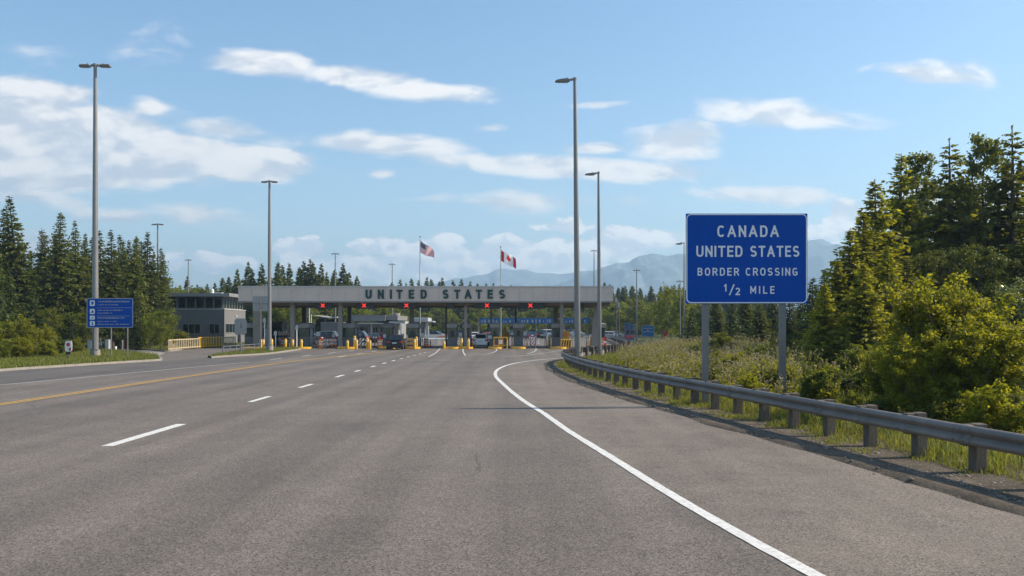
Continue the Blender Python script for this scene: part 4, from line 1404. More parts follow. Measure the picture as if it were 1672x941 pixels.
# tufts along the guardrail
N = 60000
t = (rg.random(N) ** 1.5)
k = (t * (len(RAIL) * 0.42)).astype(int)
off = np.abs(rg.normal(0.45, 0.75, N)) - 0.42
off = np.where(rg.random(N) < 0.12, rg.uniform(-0.55, 0.3, N), off)
P = RAIL[k] + rn[k] * off[:, None] + rg.normal(0, 0.12, (N, 2))
cl = vnoise(P[:, 0] * 1.6, P[:, 1] * 1.6, 31, 3)
keep = (cl > np.where(off < -0.1, 0.55, np.where(off < 0.3, 0.45, 0.30)))
P, cl, off = P[keep], cl[keep], off[keep]
hgt = (0.07 + 0.20 * np.clip(off, 0, 1)) * rg.uniform(0.35, 1.5, len(P)) * np.clip(3.2 * (cl - 0.22), 0.25, 1.7)
o = link('grass', blades(np.column_stack([P, np.full(len(P), 0.05)]), hgt, rg.uniform(0.006, 0.014, len(P)) * (1 + P[:, 1] / 40), rg, L_GRASS, 'grass', 1.1))
kind(o, 'stuff')
# field of grass behind the rail
N = 90000
yv = 8 + 85 * rg.random(N) ** 1.7
x0 = np.interp(yv, ystat, inner)
xv = x0 + 0.8 + 16 * rg.random(N) ** 1.2
keep = vnoise(xv * 0.8, yv * 0.8, 33, 3) > 0.36
xv, yv = xv[keep], yv[keep]
n_ = len(xv)
o = link('grass', blades(np.column_stack([xv, yv, field_z(xv, yv)]), rg.uniform(0.10, 0.38, n_) * (0.5 + vnoise(xv * 0.6, yv * 0.6, 35, 3)), rg.uniform(0.010, 0.02, n_) * (1 + yv / 45), rg, L_GRASS, 'grass', 0.6))
kind(o, 'stuff')


def inside(poly, x, y):
    c = np.zeros(len(x), bool)
    j = len(poly) - 1
    for i in range(len(poly)):
        xi, yi = poly[i]
        xj, yj = poly[j]
        q = ((yi > y) != (yj > y)) & (x < (xj - xi) * (y - yi) / (yj - yi + 1e-12) + xi)
        c ^= q
        j = i
    return c


def lawn(poly, xr, yr, N, z, hmax, seed, wid):
    rg = np.random.default_rng(seed)
    x, y = rg.uniform(*xr, N), rg.uniform(*yr, N)
    q = inside(poly, x, y) & (vnoise(x * 0.5, y * 0.5, seed, 3) > 0.3)
    x, y = x[q], y[q]
    n_ = len(x)
    hh = hmax * rg.uniform(0.4, 1.0, n_) * (0.5 + vnoise(x * 0.4, y * 0.4, seed + 1, 3))
    kind(link('grass', blades(np.column_stack([x, y, np.full(n_, z)]), hh, np.full(n_, wid), rg, L_GRASS, 'grass', 0.6)), 'stuff')


lawn(V1, (-50, -20), (40, 86), 90000, 0.10, 0.30, 41, 0.035)
lawn(V2, (-27, -19), (62, 92), 14000, 0.11, 0.20, 42, 0.03)
lawn(V0, (-75, -30), (82, 112), 60000, 0.10, 0.35, 43, 0.05)

# tall weeds with pale seed heads
N = 3600
yv = 24 + 66 * rg.random(N) ** 1.15
x0 = np.interp(yv, ystat, inner)
xv = x0 + 2.2 + (3 + 0.12 * yv) * rg.random(N) * 1.25
keep = (vnoise(xv * 0.35, yv * 0.35, 51, 3) > 0.34) & (xv / yv * F + CXP > 1012) & (rg.random(N) > np.clip((xv / yv * F + CXP - 1170) / 160, 0, 0.93))
xv, yv = xv[keep], yv[keep]
n_ = len(xv)
zv = field_z(xv, yv)
hv = rg.uniform(0.7, 1.5, n_) * (0.65 + 0.6 * vnoise(xv * 0.25, yv * 0.25, 52, 2)) * np.clip((xv - np.interp(yv, ystat, inner)) / 4.0, 0.55, 1.0)
C, D, L_, W_, T_ = [], [], [], [], []
Cd, Dd, Ld, Wd_, Td = [], [], [], [], []
for i in range(n_):
    p = np.array([xv[i], yv[i], zv[i]])
    ns = rg.integers(3, 6)
    for s_ in range(ns):
        lean = rg.normal(0, 0.16, 2) * hv[i]
        hh = hv[i] * rg.uniform(0.7, 1.0)
        b0 = p + np.array([*rg.normal(0, 0.12, 2), 0])
        tp = b0 + np.array([lean[0], lean[1], hh])
        d = tp - b0
        ln = np.linalg.norm(d)
        Cd.append((b0 + tp) / 2)
        Dd.append(d / ln)
        Ld.append(ln)
        Wd_.append(0.010 + yv[i] * 0.00016)
        Td.append(0.2)
        nl = rg.integers(9, 15)
        u = rg.uniform(0.1, 0.85, nl)
        a = rg.uniform(0, 6.28, nl)
        dd = np.stack([np.cos(a), np.sin(a), rg.uniform(-0.1, 0.8, nl)], 1)
        dd = unit(dd)
        ll = rg.uniform(0.10, 0.24, nl) * (1.1 - 0.5 * u)
        for q in range(nl):
            C.append(b0 + d * u[q] + dd[q] * ll[q] * 0.5)
            D.append(dd[q])
            L_.append(ll[q])
            W_.append(ll[q] * 0.32)
            T_.append(rg.normal(0.5, 0.2))
        nh = rg.integers(2, 7)
        for q in range(nh):
            w_ = unit(np.array([[rg.normal() * 0.8, rg.normal() * 0.8, rg.uniform(0.2, 1.2)]]))[0]
            Cd.append(tp - d / ln * rg.uniform(0, 0.22) * hh + w_ * 0.04)
            Dd.append(w_)
            Ld.append(rg.uniform(0.06, 0.14))
            Wd_.append(rg.uniform(0.025, 0.05))
            Td.append(rg.uniform(0.3, 1.0))
o = link('weeds', crown_mesh(np.array(C), np.array(D), np.array(L_), np.array(W_), np.array(T_), L_YEL, rg))
kind(o, 'stuff')
o = link('weeds', crown_mesh(np.array(Cd), np.array(Dd), np.array(Ld), np.array(Wd_), np.array(Td), L_DRY, rg))
kind(o, 'stuff')

# loose stones and crumbs of asphalt on the gravel strip and along the kerb lip
N = 9000
k = (rg.random(N) ** 1.6 * len(RAIL) * 0.36).astype(int)
off = rg.normal(-0.72, 0.22, N)
off = np.where(rg.random(N) < 0.35, rg.uniform(-0.7, 0.5, N), off)
P = RAIL[k] + rn[k] * off[:, None] + rg.normal(0, 0.1, (N, 2))
sz = rg.uniform(0.008, 0.035, N) * (1 + (rg.random(N) < 0.06) * 1.2)
oct_ = np.array([(1, 0, 0), (0, 1, 0), (-1, 0, 0), (0, -1, 0), (0, 0, 1), (0, 0, -1)], float)
V = P[:, None, :].repeat(6, 1)
jit = rg.uniform(0.6, 1.25, (N, 6, 3))
zb = np.where(off < -1.05, 0.004, np.where(off < -0.8, 0.06, 0.062))
V3 = np.concatenate([V, np.repeat(zb[:, None], 6, 1)[:, :, None]], 2) + oct_[None] * jit * sz[:, None, None] * np.array([1, 1, 0.6])
tri = np.array([(0, 1, 4), (1, 2, 4), (2, 3, 4), (3, 0, 4), (1, 0, 5), (2, 1, 5), (3, 2, 5), (0, 3, 5)])
M_STONE = mat('loose_stone', (0.20, 0.165, 0.125), 0.9, 0, 0.5, 9)
kind(link('gravel', np_mesh('gravel', V3.reshape(-1, 3), (np.arange(N)[:, None, None] * 6 + tri[None]).reshape(-1, 3), M_STONE)), 'stuff')

# ------------------------------------------------------------------ shared finishes
M_GALV = mat('galvanised_steel', (0.20, 0.195, 0.19), 0.5, 0.35, 0.16, 1.2, bump=0.05, bscale=30, dirt=0.18)
M_POLE = mat('pole_steel', (0.22, 0.215, 0.21), 0.45, 0.3, 0.10, 0.8, dirt=0.12)
M_RAIL = mat('guardrail_steel', (0.175, 0.155, 0.135), 0.55, 0.12, 0.3, 0.9, bump=0.08, bscale=14, dirt=0.35)
M_WOOD = mat('weathered_wood', (0.115, 0.094, 0.072), 0.9, 0, 0.35, 5.0, bump=0.9, bscale=10, dirt=0.3, stretch=(6, 6, 0.7))
M_LAMP = mat('lamp_housing', (0.20, 0.19, 0.17), 0.5, 0.3, 0.1)
M_LENS = mat('lamp_lens', (0.45, 0.45, 0.42), 0.25)
M_BLUE = mat('sign_blue', (0.0, 0.066, 0.37), 0.5, 0, 0.10, 1.2, spec=0.12, stretch=(2.5, 2.5, 0.5))
M_BLUE2 = mat('sign_blue_faded', (0.008, 0.10, 0.27), 0.5, 0, 0.1, 0.7, spec=0.25)
M_WHITE = mat('sign_white', (0.78, 0.78, 0.78), 0.5, 0, 0.05, 3)
M_ALU = mat('bare_aluminium', (0.33, 0.325, 0.32), 0.5, 0.5, 0.08, 1.5)
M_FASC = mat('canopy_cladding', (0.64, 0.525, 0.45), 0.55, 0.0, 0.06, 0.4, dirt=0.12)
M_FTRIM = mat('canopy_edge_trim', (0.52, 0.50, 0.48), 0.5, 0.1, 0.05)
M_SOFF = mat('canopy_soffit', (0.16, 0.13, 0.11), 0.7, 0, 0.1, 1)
M_ROOF = mat('roof_membrane', (0.42, 0.42, 0.42), 0.8, 0, 0.1, 0.4, dirt=0.2)
M_GREEN = mat('letter_green', (0.006, 0.052, 0.048), 0.5, 0.0, 0.08)
M_COL = mat('column_paint', (0.24, 0.22, 0.20), 0.55, 0, 0.08, 1, dirt=0.25)
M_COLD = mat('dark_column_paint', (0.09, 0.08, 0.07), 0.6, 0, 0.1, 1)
M_BOOTH = mat('booth_panel', (0.13, 0.13, 0.13), 0.5, 0.1, 0.08, 1.5, dirt=0.2)
M_BROOF = mat('booth_roof', (0.26, 0.25, 0.245), 0.55, 0, 0.08, 1)
M_GLASS = glass_mat('dark_glass', (0.012, 0.020, 0.022), 0.05)
M_GLASSG = glass_mat('green_glass', (0.02, 0.055, 0.045), 0.06)
M_YEL = mat('safety_yellow', (0.72, 0.40, 0.025), 0.5, 0, 0.12, 3, dirt=0.3)
M_ORNG = mat('safety_orange', (0.80, 0.22, 0.03), 0.5, 0, 0.1, 3)
M_RED = mat('signal_red', (0.55, 0.03, 0.03), 0.45, 0, 0.08)
M_BLACK = mat('black_plastic', (0.015, 0.015, 0.016), 0.5, 0, 0.1)
M_TYRE = mat('tyre_rubber', (0.018, 0.018, 0.018), 0.85, 0, 0.15)
M_RIM = mat('alloy_rim', (0.35, 0.35, 0.36), 0.35, 0.7, 0.05)
M_CARP = mat('car_paint', (1, 1, 1), 0.22, 0.0, 0.02, 0.5, objcol=True, spec=0.35)
M_TAIL = mat('tail_light', (0.45, 0.01, 0.012), 0.2)
M_HEAD = mat('head_light', (0.7, 0.7, 0.7), 0.12)
M_PLATE = mat('number_plate', (0.65, 0.64, 0.6), 0.5)
M_WALL = mat('office_render', (0.165, 0.163, 0.16), 0.75, 0, 0.07, 0.5, dirt=0.15)
M_TAN = mat('bleached_timber', (0.52, 0.42, 0.27), 0.8, 0, 0.18, 3, dirt=0.2)
M_CAB = mat('cabinet_grey', (0.42, 0.44, 0.44), 0.5, 0.1, 0.08, 1.5, dirt=0.2)
M_BARR = mat('barrier_plastic', (0.62, 0.60, 0.56), 0.6, 0, 0.12, 2, dirt=0.4)
E_RED = emit_mat('lit_red_cross', (1.0, 0.03, 0.02), 1.3)

# ------------------------------------------------------------------ street lamps


def lamp(px, pybase, pytop, arms, label, r=0.13, yaw=0.0, group='tall lamp posts', Y=None, plinth=True, hs=1.0):
    if Y is None:
        X, Y = gp(px, pybase)
    else:
        X = xat(px, Y)
    h = zat(pytop, Y)
    t = thing('street_lamp', label, 'street lamp', (X, Y, 0.0), yaw, group)
    MB().tube([(0, 0, 0.3 if plinth else 0.0), (0, 0, h * 0.5), (0, 0, h)], [r * 1.25, r, r * 0.62], 14).tube([(0, 0, h), (0, 0, h + 0.16)], r * 0.8, 10).build('pole', M_POLE, t, smooth=True)
    if plinth:
        MB().tube([(0, 0, 0.0), (0, 0, 0.62)], [0.38, 0.34], 16).build('plinth', M_CONC, t, smooth=True)
        bp = MB().box(-0.28, 0.28, -0.28, 0.28, 0.62, 0.66)
        for a in (-0.2, 0.2):
            for b in (-0.2, 0.2):
                bp.tube([(a, b, 0.66), (a, b, 0.74)], 0.03, 6)
        bp.build('base_plate', M_GALV, t)
    for sg in arms:
        MB().tube([(0, 0, h + 0.02), (sg * 0.42 * hs, 0, h + 0.03)], 0.055 * hs, 8).box(sg * 0.22 - 0.05, sg * 0.22 + 0.05, -0.07, 0.07, h - 0.04, h + 0.12).build('arm', M_LAMP, t)
        hd = MB()
        if len(arms) == 2:
            hd.frustum((0.40, 1.28, -0.17, 0.17, h - 0.10), (0.42, 1.24, -0.21, 0.21, h + 0.06)).frustum((0.42, 1.24, -0.21, 0.21, h + 0.061), (0.50, 1.12, -0.13, 0.13, h + 0.13))
        else:
            ln = 1.25
            pr = [(0.36, -0.04), (0.5, -0.13), (ln * 0.95, -0.17), (ln + 0.28, -0.14), (ln + 0.33, -0.09), (ln + 0.2, 0.0), (ln * 0.8, 0.09), (0.6, 0.11), (0.36, 0.05)]
            hd.prism([(a, h + b) for a, b in pr], 'y', -0.20, 0.20)
        hd.tube([(0.62, 0, h + 0.10), (0.62, 0, h + 0.24)], 0.05, 8)
        hd.v = [(v[0] * sg * hs, v[1] * hs, h + (v[2] - h) * hs) for v in hd.v]
        o = hd.build('lamp_head', M_LAMP, t, bevel=0.025)
        ls = MB().box(0.55, 1.12, -0.13, 0.13, h - 0.2 if len(arms) == 1 else h - 0.125, h - 0.165 if len(arms) == 1 else h - 0.105)
        ls.v = [(v[0] * sg * hs, v[1] * hs, h + (v[2] - h) * hs) for v in ls.v]
        ls.build('lens', M_LENS, o)
    return t


lamp(155.5, 586, 108, (-1, 1), 'tallest twin-headed lamp, at the left behind the blue services sign', 0.19, hs=0.9)
lamp(440, 575, 297.5, (-1, 1), 'twin-headed lamp on the grass island before the left end of the canopy', 0.16, hs=0.6)
lamp(257.5, 563.5, 367, (-1, 1), 'thin twin-headed lamp beside the left forest, left of the grey office', 0.13, hs=0.6)
lamp(307.5, 0, 425, (-1, 1), 'twin-headed lamp standing behind the grey office roof', 0.10, Y=135, plinth=False, hs=0.45)
lamp(547.5, 0, 415, (-1, 1), 'twin-headed lamp behind the canopy, above its left half', 0.10, Y=128, plinth=False, hs=0.48)
lamp(640.5, 0, 432, (-1, 1), 'short twin-headed lamp behind the canopy, left of the striped flag', 0.10, Y=142, plinth=False, hs=0.45)
t = lamp(943.5, 591, 131, (-1,), 'nearest and tallest single-headed lamp, right of the canopy centre', 0.17, hs=0.85)
t.rotation_euler = (0, R(-0.62), 0)
lamp(979, 585, 284, (-1,), 'second single-headed lamp, just right of the tallest one', 0.13, hs=0.65).rotation_euler = (0, R(-0.35), 0)
lamp(970, 0, 410, (-1, 1), 'small twin-headed lamp peeping between the two single-headed poles', 0.09, Y=125, plinth=False, hs=0.42)
lamp(1039.5, 0, 442, (-1, 1), 'twin-headed lamp in front of the forest right of the canopy', 0.10, Y=120, plinth=False, hs=0.42)
lamp(1117, 0, 398, (-1,), 'single-headed lamp half hidden by the left edge of the big blue sign', 0.07, Y=84, plinth=False, hs=0.55)
t = lamp(1110.5, 0, 460, (-1, 1), 'short pole with a small twin head left of the big blue sign', 0.07, Y=108, plinth=False, hs=0.4)

# ------------------------------------------------------------------ guardrail
gr = thing('guardrail', 'long steel W-beam guardrail on wooden posts curving along the right roadside', 'guardrail', (7.3, 13, 0))
bx_ = MB()
wp = [(0.0, .16), (.018, .153), (.05, .135), (.078, .108), (.083, .085), (.07, .06), (.03, .022), (.012, 0), (.03, -.022), (.07, -.06), (.083, -.085), (.078, -.108), (.05, -.135), (.018, -.153), (0, -.16)]
RZ = 0.68
vs = []
n = len(wp)
for p, q in zip(RAIL, rn):
    for d_, z in wp:
        vs.append((p[0] - q[0] * (d_ + 0.02) - 7.3, p[1] - q[1] * (d_ + 0.02) - 13, RZ + z))
bx_.add(vs, [(i * n + j, (i + 1) * n + j, (i + 1) * n + j + 1, i * n + j + 1) for i in range(len(RAIL) - 1) for j in range(n - 1)])
# lapped splice every second post: a second skin standing proud, and bolt heads
for i in range(8, len(RAIL) - 3, 18):
    vs = []
    for ii in (i, i + 1):
        p, q = RAIL[ii], rn[ii]
        for d_, z in wp:
            vs.append((p[0] - q[0] * (d_ + 0.027) - 7.3, p[1] - q[1] * (d_ + 0.027) - 13, RZ + z * 1.01))
    bx_.add(vs, [(j, n + j, n + j + 1, j + 1) for j in range(n - 1)])
bl = bx_
ipost = [i for i in range(3, len(RAIL), 6) if RAIL[i][1] < 84] + [i for i in range(5, len(RAIL), 12) if RAIL[i][1] >= 84][:22]
for i in ipost:
    p, q = RAIL[i], rn[i]
    if p[1] > 40:
        continue
    for du in (-0.12, 0.12):
        tdir = np.array([-q[1], q[0]])
        for dz in (0.085, -0.085):
            c0 = p - q * 0.103 + tdir * du
            bl.tube([(c0[0] - 7.3, c0[1] - 13, RZ + dz), (c0[0] - q[0] * 0.016 - 7.3, c0[1] - q[1] * 0.016 - 13, RZ + dz)], 0.014, 6)
    c0 = p - q * 0.03
    bl.tube([(c0[0] - 7.3, c0[1] - 13, RZ), (c0[0] - q[0] * 0.02 - 7.3, c0[1] - q[1] * 0.02 - 13, RZ)], 0.02, 6)
bx_.build('rail', M_RAIL, gr, smooth=True, solid=0.003)


def post_mesh(seed):
    r_ = random.Random(seed)
    mb = MB()
    tl = r_.uniform(-0.015, 0.015)
    mb.box(-0.092, 0.092, 0.0, 0.20, -0.3, 0.86 + tl)
    mb.box(-0.084, 0.084, -0.16, -0.002, 0.50, 0.85 + tl)
    return mb


post_o = []
for s_ in range(3):
    post_o.append(None)
for j, i in enumerate(ipost):
    p, q = RAIL[i], rn[i]
    s_ = j % 3
    if post_o[s_] is None:
        o = post_mesh(s_).build('post', M_WOOD, gr, bevel=0.012)
        post_o[s_] = o
    else:
        o = post_o[s_].copy()
        COL.objects.link(o)
    c = p + q * 0.14
    o.location = (c[0] - 7.3, c[1] - 13, 0)
    o.rotation_euler = (rnd.uniform(-0.02, 0.02), rnd.uniform(-0.03, 0.03), math.atan2(q[1], q[0]) + math.pi / 2 + math.pi + rnd.uniform(-0.04, 0.04))
    o.rotation_euler[2] = math.atan2(-q[0], q[1]) + rnd.uniform(-0.04, 0.04)

# ------------------------------------------------------------------ the big blue sign
SY = 25.5
ppm = F / SY
cxs = xat(1219, SY)
big_sign = thing('border_sign', 'big blue border crossing sign with white lettering on two steel posts', 'road sign', (cxs, SY, 0))
hw, z0, z1 = 198.5 / ppm / 2, zat(496, SY), zat(349, SY)
MB().box(-hw, hw, -0.012, 0.012, z0, z1).build('panel', M_BLUE, big_sign, bevel=0.004)
bk = MB()
for zz in (z0 + 0.35, (z0 + z1) / 2, z1 - 0.35):
    bk.box(-hw + 0.05, hw - 0.05, 0.0125, 0.06, zz - 0.04, zz + 0.04)
bk.build('brace', M_GALV, big_sign)
put = lambda x, z, d: (x, -0.012 - d, z)
bd = MB()
zp = (2 * hw) / 1132.0        # metres per unit of the enlarged sign drawing


def zx(x):
    return (x - 619) * zp


def zz_(y):
    return z1 - (y - 52) * zp * (z1 - z0) / (838 * zp)


ins, rad_ = 0.028, 0.13
for off_ in (0,):
    a, b, c, d = -hw + ins, hw - ins, z0 + ins, z1 - ins
    loop = []
    for (qx, qz, a0) in ((b - rad_, d - rad_, 90), (b - rad_, c + rad_, 0), (a + rad_, c + rad_, -90), (a + rad_, d - rad_, -180)):
        loop += _arc(qx, qz, rad_, rad_, a0, a0 - 90, 8)
    loop.append(loop[0])
    stroke(bd, loop, 0.032, put, 0.002, 0, True)
bd.build('border', M_WHITE, big_sign)
lt = MB()
text(lt, 'CANADA', zx(345), zx(918), zz_(270), zz_(163), put, 0.165)
text(lt, 'UNITED', zx(150), zx(580), zz_(455), zz_(352), put, 0.165)
text(lt, 'STATES', zx(652), zx(1098), zz_(455), zz_(352), put, 0.165)
text(lt, 'BORDER', zx(162), zx(548), zz_(630), zz_(557), put, 0.16)
text(lt, 'CROSSING', zx(610), zx(1092), zz_(630), zz_(557), put, 0.16)
text(lt, '1', zx(408), zx(432), zz_(776), zz_(708), put, 0.17)
stroke(lt, [(zx(458), zz_(812)), (zx(502), zz_(710))], 12 * zp, put, 0.003, 0, True)
text(lt, '2', zx(514), zx(562), zz_(811), zz_(742), put, 0.17)
text(lt, 'MILE', zx(652), zx(878), zz_(798), zz_(727), put, 0.16)
lt.build('lettering', M_WHITE, big_sign)
for px in (1153.0, 1279.5):
    x = xat(px, SY) - cxs
    p_ = MB()
    p_.box(x - 0.095, x + 0.095, 0.062, 0.074, -0.4, z1 - 0.12).box(x - 0.095, x - 0.083, 0.0745, 0.19, -0.4, z1 - 0.12).box(x + 0.083, x + 0.095, 0.0745, 0.19, -0.4, z1 - 0.12)
    p_.build('post', M_GALV, big_sign)

# ------------------------------------------------------------------ services sign on the left
SY2 = 62.0
cx2 = xat(179.5, SY2)
ppm = F / SY2
sv = thing('services_sign', 'wide blue services sign with four white pictograms on the left grass verge', 'road sign', (cx2, SY2, 0.1))
hw2, z0, z1 = 75.5 / ppm / 2, zat(535.5, SY2) - 0.1, zat(487, SY2) - 0.1
MB().box(-hw2, hw2, -0.02, 0.02, z0, z1).build('panel', M_BLUE, sv)
bd = MB()
a, b, c, d = -hw2 + 0.03, hw2 - 0.03, z0 + 0.03, z1 - 0.03
loop = [(a, c), (a, d), (b, d), (b, c), (a, c)]
put2 = lambda x, z, d_: (x, -0.02 - d_, z)
stroke(bd, loop, 0.05, put2, 0.003, 0, True)
bd.build('border', M_ALU, sv)
u2 = lambda x: -hw2 + (x - 97) / 593 * 2 * hw2
v2 = lambda y: z1 - (y - 62) / 376 * (z1 - z0)
for y0, y1, ic in ((90, 162, 0), (198, 264, 1), (284, 334, 2), (352, 412, 3)):
    o = MB()
    o.prism(_arc(u2(170), (v2(y0) + v2(y1)) / 2, 0.18, (v2(y0) - v2(y1)) / 2, 0, 360, 20, 0.35)[:-1], 'y', -0.026, -0.0205)
    o = o.build('pictogram', M_WHITE, sv)
    s_ = MB()
    cxp, czp = u2(170), (v2(y0) + v2(y1)) / 2
    if ic == 0:
        s_.box(cxp - 0.07, cxp + 0.05, -0.03, -0.0265, czp - 0.12, czp + 0.12).box(cxp + 0.055, cxp + 0.10, -0.03, -0.0265, czp - 0.03, czp + 0.10)
    elif ic == 1:
        s_.box(cxp - 0.11, cxp + 0.11, -0.03, -0.0265, czp - 0.09, czp - 0.02).prism([(cxp - 0.04, czp - 0.015), (cxp + 0.09, czp - 0.015), (cxp + 0.05, czp + 0.09), (cxp - 0.01, czp + 0.09)], 'y', -0.03, -0.0265)
    elif ic == 2:
        s_.box(cxp + 0.01, cxp + 0.05, -0.03, -0.0265, czp - 0.09, czp + 0.09).box(cxp - 0.08, cxp + 0.0, -0.03, -0.0265, czp - 0.05, czp - 0.01)
    else:
        s_.box(cxp - 0.05, cxp + 0.05, -0.03, -0.0265, czp - 0.12, czp + 0.02).prism(_arc(cxp, czp + 0.08, 0.045, 0.045, 0, 360, 10)[:-1], 'y', -0.03, -0.0265)
    s_.build('pictogram_mark', M_BLUE, o)
tx = MB()
r_ = random.Random(4)
for y, xa_, xb_, hh in ((106, 236, 645, 22), (146, 236, 500, 14), (216, 236, 560, 16), (252, 236, 425, 13), (312, 236, 590, 20), (358, 236, 485, 12), (394, 236, 640, 15)):
    x = xa_
    while x < xb_:       # the photograph's lettering is only a row of small strokes
        w_ = r_.uniform(5, 15)
        if r_.random() < 0.16:
            x += 10
        hq = hh * (v2(0) - v2(1)) / 2
        zc = v2(y)
        tx.box(u2(x), u2(min(x + w_, xb_)), -0.0235, -0.0205, zc - hq * r_.choice((0.7, 1, 1)), zc + hq * r_.choice((0.5, 1, 1)))
        x += w_ + 4
for y, xb_ in ((184, 670), (288, 650)):
    tx.box(u2(225), u2(xb_), -0.0235, -0.0205, v2(y) - 0.012, v2(y) + 0.012)
tx.build('lettering', M_ALU, sv)
for px in (153.5, 180.8, 207.5):
    x = xat(px, SY2) - cx2
    MB().tube([(x, 0.075, -0.3), (x, 0.075, z1 - 0.1)], 0.05, 8).build('post', M_GALV, sv, smooth=True)

# small things on the left verge
x, y = gp(112, 591)
ns = thing('notice_board', 'small white notice with a red emblem on a short post by the left bushes', 'sign', (x, y, 0.1))
pz0, pz1 = zat(574.5, y) - 0.1, zat(557, y) - 0.1
MB().prism(_arc(0, (pz0 + pz1) / 2, 0.235, (pz1 - pz0) / 2, 0, 360, 24, 0.45)[:-1], 'y', -0.02, 0.02).build('panel', M_WHITE, ns)
MB().prism(_arc(-0.02, pz1 - 0.24, 0.13, 0.13, 0, 360, 18)[:-1], 'y', -0.026, -0.0205).box(0.02, 0.17, -0.026, -0.0205, pz0 + 0.06, pz0 + 0.26).build('emblem', M_RED, ns)
MB().box(-0.19, 0.12, -0.015, 0.015, pz0 - 0.2, pz0 - 0.005).build('lower_plate', M_BLACK, ns)
MB().box(-0.03, 0.03, 0.0205, 0.06, -0.3, pz1 - 0.1).build('post', M_GALV, ns)
for px, pb, w_, h_, lb in ((148, 575.5, 0.40, 1.0, 'grey utility cabinet left of the services sign posts'), (176, 575, 0.36, 1.05, 'grey utility cabinet between the posts of the services sign')):
    x, y = gp(px, pb)
    cb = thing('utility_cabinet', lb, 'cabinet', (x, y, 0.1), 0, 'utility cabinets by the services sign')
    MB().box(-w_ / 2, w_ / 2, -0.2, 0.2, 0.12, h_).build('body', M_CAB, cb, bevel=0.02)
    MB().box(-w_ / 2 - 0.03, w_ / 2 + 0.03, -0.23, 0.23, h_ + 0.001, h_ + 0.05).build('lid', M_ALU, cb, bevel=0.01)
    MB().box(-w_ / 2 + 0.04, w_ / 2 - 0.04, -0.212, -0.2005, 0.2, h_ - 0.08).build('door', M_CAB, cb)
    MB().box(-w_ / 2 - 0.05, w_ / 2 + 0.05, -0.25, 0.25, -0.1, 0.119).build('plinth', M_CONC, cb)
x, y = gp(164, 575)
mtr = thing('meter_rack', 'small open rack of grey meters on a post by the services sign', 'meter rack', (x, y, 0.1))
mm = MB().box(-0.03, 0.03, -0.03, 0.03, -0.1, 1.25)
for zz in (0.45, 0.62, 0.8):
    mm.box(-0.26, 0.26, -0.05, -0.031, zz, zz + 0.04)
mm.build('frame', M_GALV, mtr)
MB().box(-0.2, -0.04, -0.12, -0.051, 0.5, 0.75).box(0.05, 0.2, -0.12, -0.051, 0.55, 0.8).build('meter', M_CAB, mtr, bevel=0.01)
x, y = gp(200.5, 575.5)
mp_ = thing('marker_post', 'slim white marker post with a red side near the footpath', 'marker post', (x, y, 0.1))
MB().box(-0.07, 0.03, -0.03, 0.03, -0.1, 1.02).build('post', M_WHITE, mp_, bevel=0.008)
MB().box(0.0305, 0.08, -0.03, 0.03, 0.1, 1.0).build('red_strip', M_RED, mp_)
x, y = gp(189, 575)
MBp = MB().tube([(0, 0, 0), (0, 0, 0.38), (0, 0, 0.44)], [0.09, 0.09, 0.05], 10)
o = MBp.build('bollard', M_WHITE, None, smooth=True)
o.location = (x, y, 0.1)
tag(o, 'low white stub bollard between the cabinet and the marker post', 'bollard')

# backs of the two signs on the island
for px, pb, x0, x1, y0, y1, clip, lb in ((426, 570.5, 412.8, 438.6, 483.8, 508.2, 0.0, 'large square sign seen from behind, left end of the canopy'), (393.5, 578.5, 382.8, 402.4, 520.3, 547, 0.16, 'clipped-corner grey sign seen from behind on the grass island')):
    x, y = gp(px, pb)
    s_ = thing('sign_from_behind', lb, 'road sign', (x, y, 0.11))
    a, b, c, d = xat(x0, y) - x, xat(x1, y) - x, zat(y1, y) - 0.11, zat(y0, y) - 0.11
    k_ = clip
    poly = [(a + k_, c), (b - k_, c), (b, c + k_), (b, d - k_), (b - k_, d), (a + k_, d), (a, d - k_), (a, c + k_)] if k_ else [(a, c), (b, c), (b, d), (a, d)]
    MB().prism(poly, 'y', 0.0, 0.02).build('panel', M_ALU, s_)
    br = MB()
    if not k_:
        br.box(a + 0.1, b - 0.1, -0.05, -0.0005, (c + d) / 2 - 0.05, (c + d) / 2 + 0.03)
    else:
        br.box(-0.04, 0.08, -0.07, -0.0005, (c + d) / 2 - 0.12, (c + d) / 2 + 0.1).prism([(-0.02, (c + d) / 2 + 0.105), (0.06, (c + d) / 2 + 0.105), (0.02, (c + d) / 2 + 0.42)], 'y', -0.07, -0.0005)
    br.build('bracket', M_GALV, s_)
    MB().tube([(0, -0.09, -0.3), (0, -0.09, (d - 0.2) if not k_ else c + 0.2)], 0.065, 8).build('post', M_GALV, s_, smooth=True)

# low steel railing, barriers by the driveway
rl = thing('low_railing', 'low grey pipe railing on the grass island', 'railing', (*gp(385, 580), 0.11))
ax, ay = gp(385, 580)
p0, p1 = np.array(gp(364, 580.5)) - (ax, ay), np.array(gp(424, 574.5)) - (ax, ay)
rr = MB()
for f_ in np.linspace(0, 1, 7):
    q = p0 + (p1 - p0) * f_
    rr.tube([(q[0], q[1], -0.2), (q[0], q[1], 0.62)], 0.045, 6)
rr.build('posts', M_GALV, rl)
rr = MB()
for zz in (0.35, 0.62):
    rr.tube([(p0[0], p0[1], zz), (p1[0], p1[1], zz)], 0.04, 6)
rr.build('rail', M_GALV, rl)


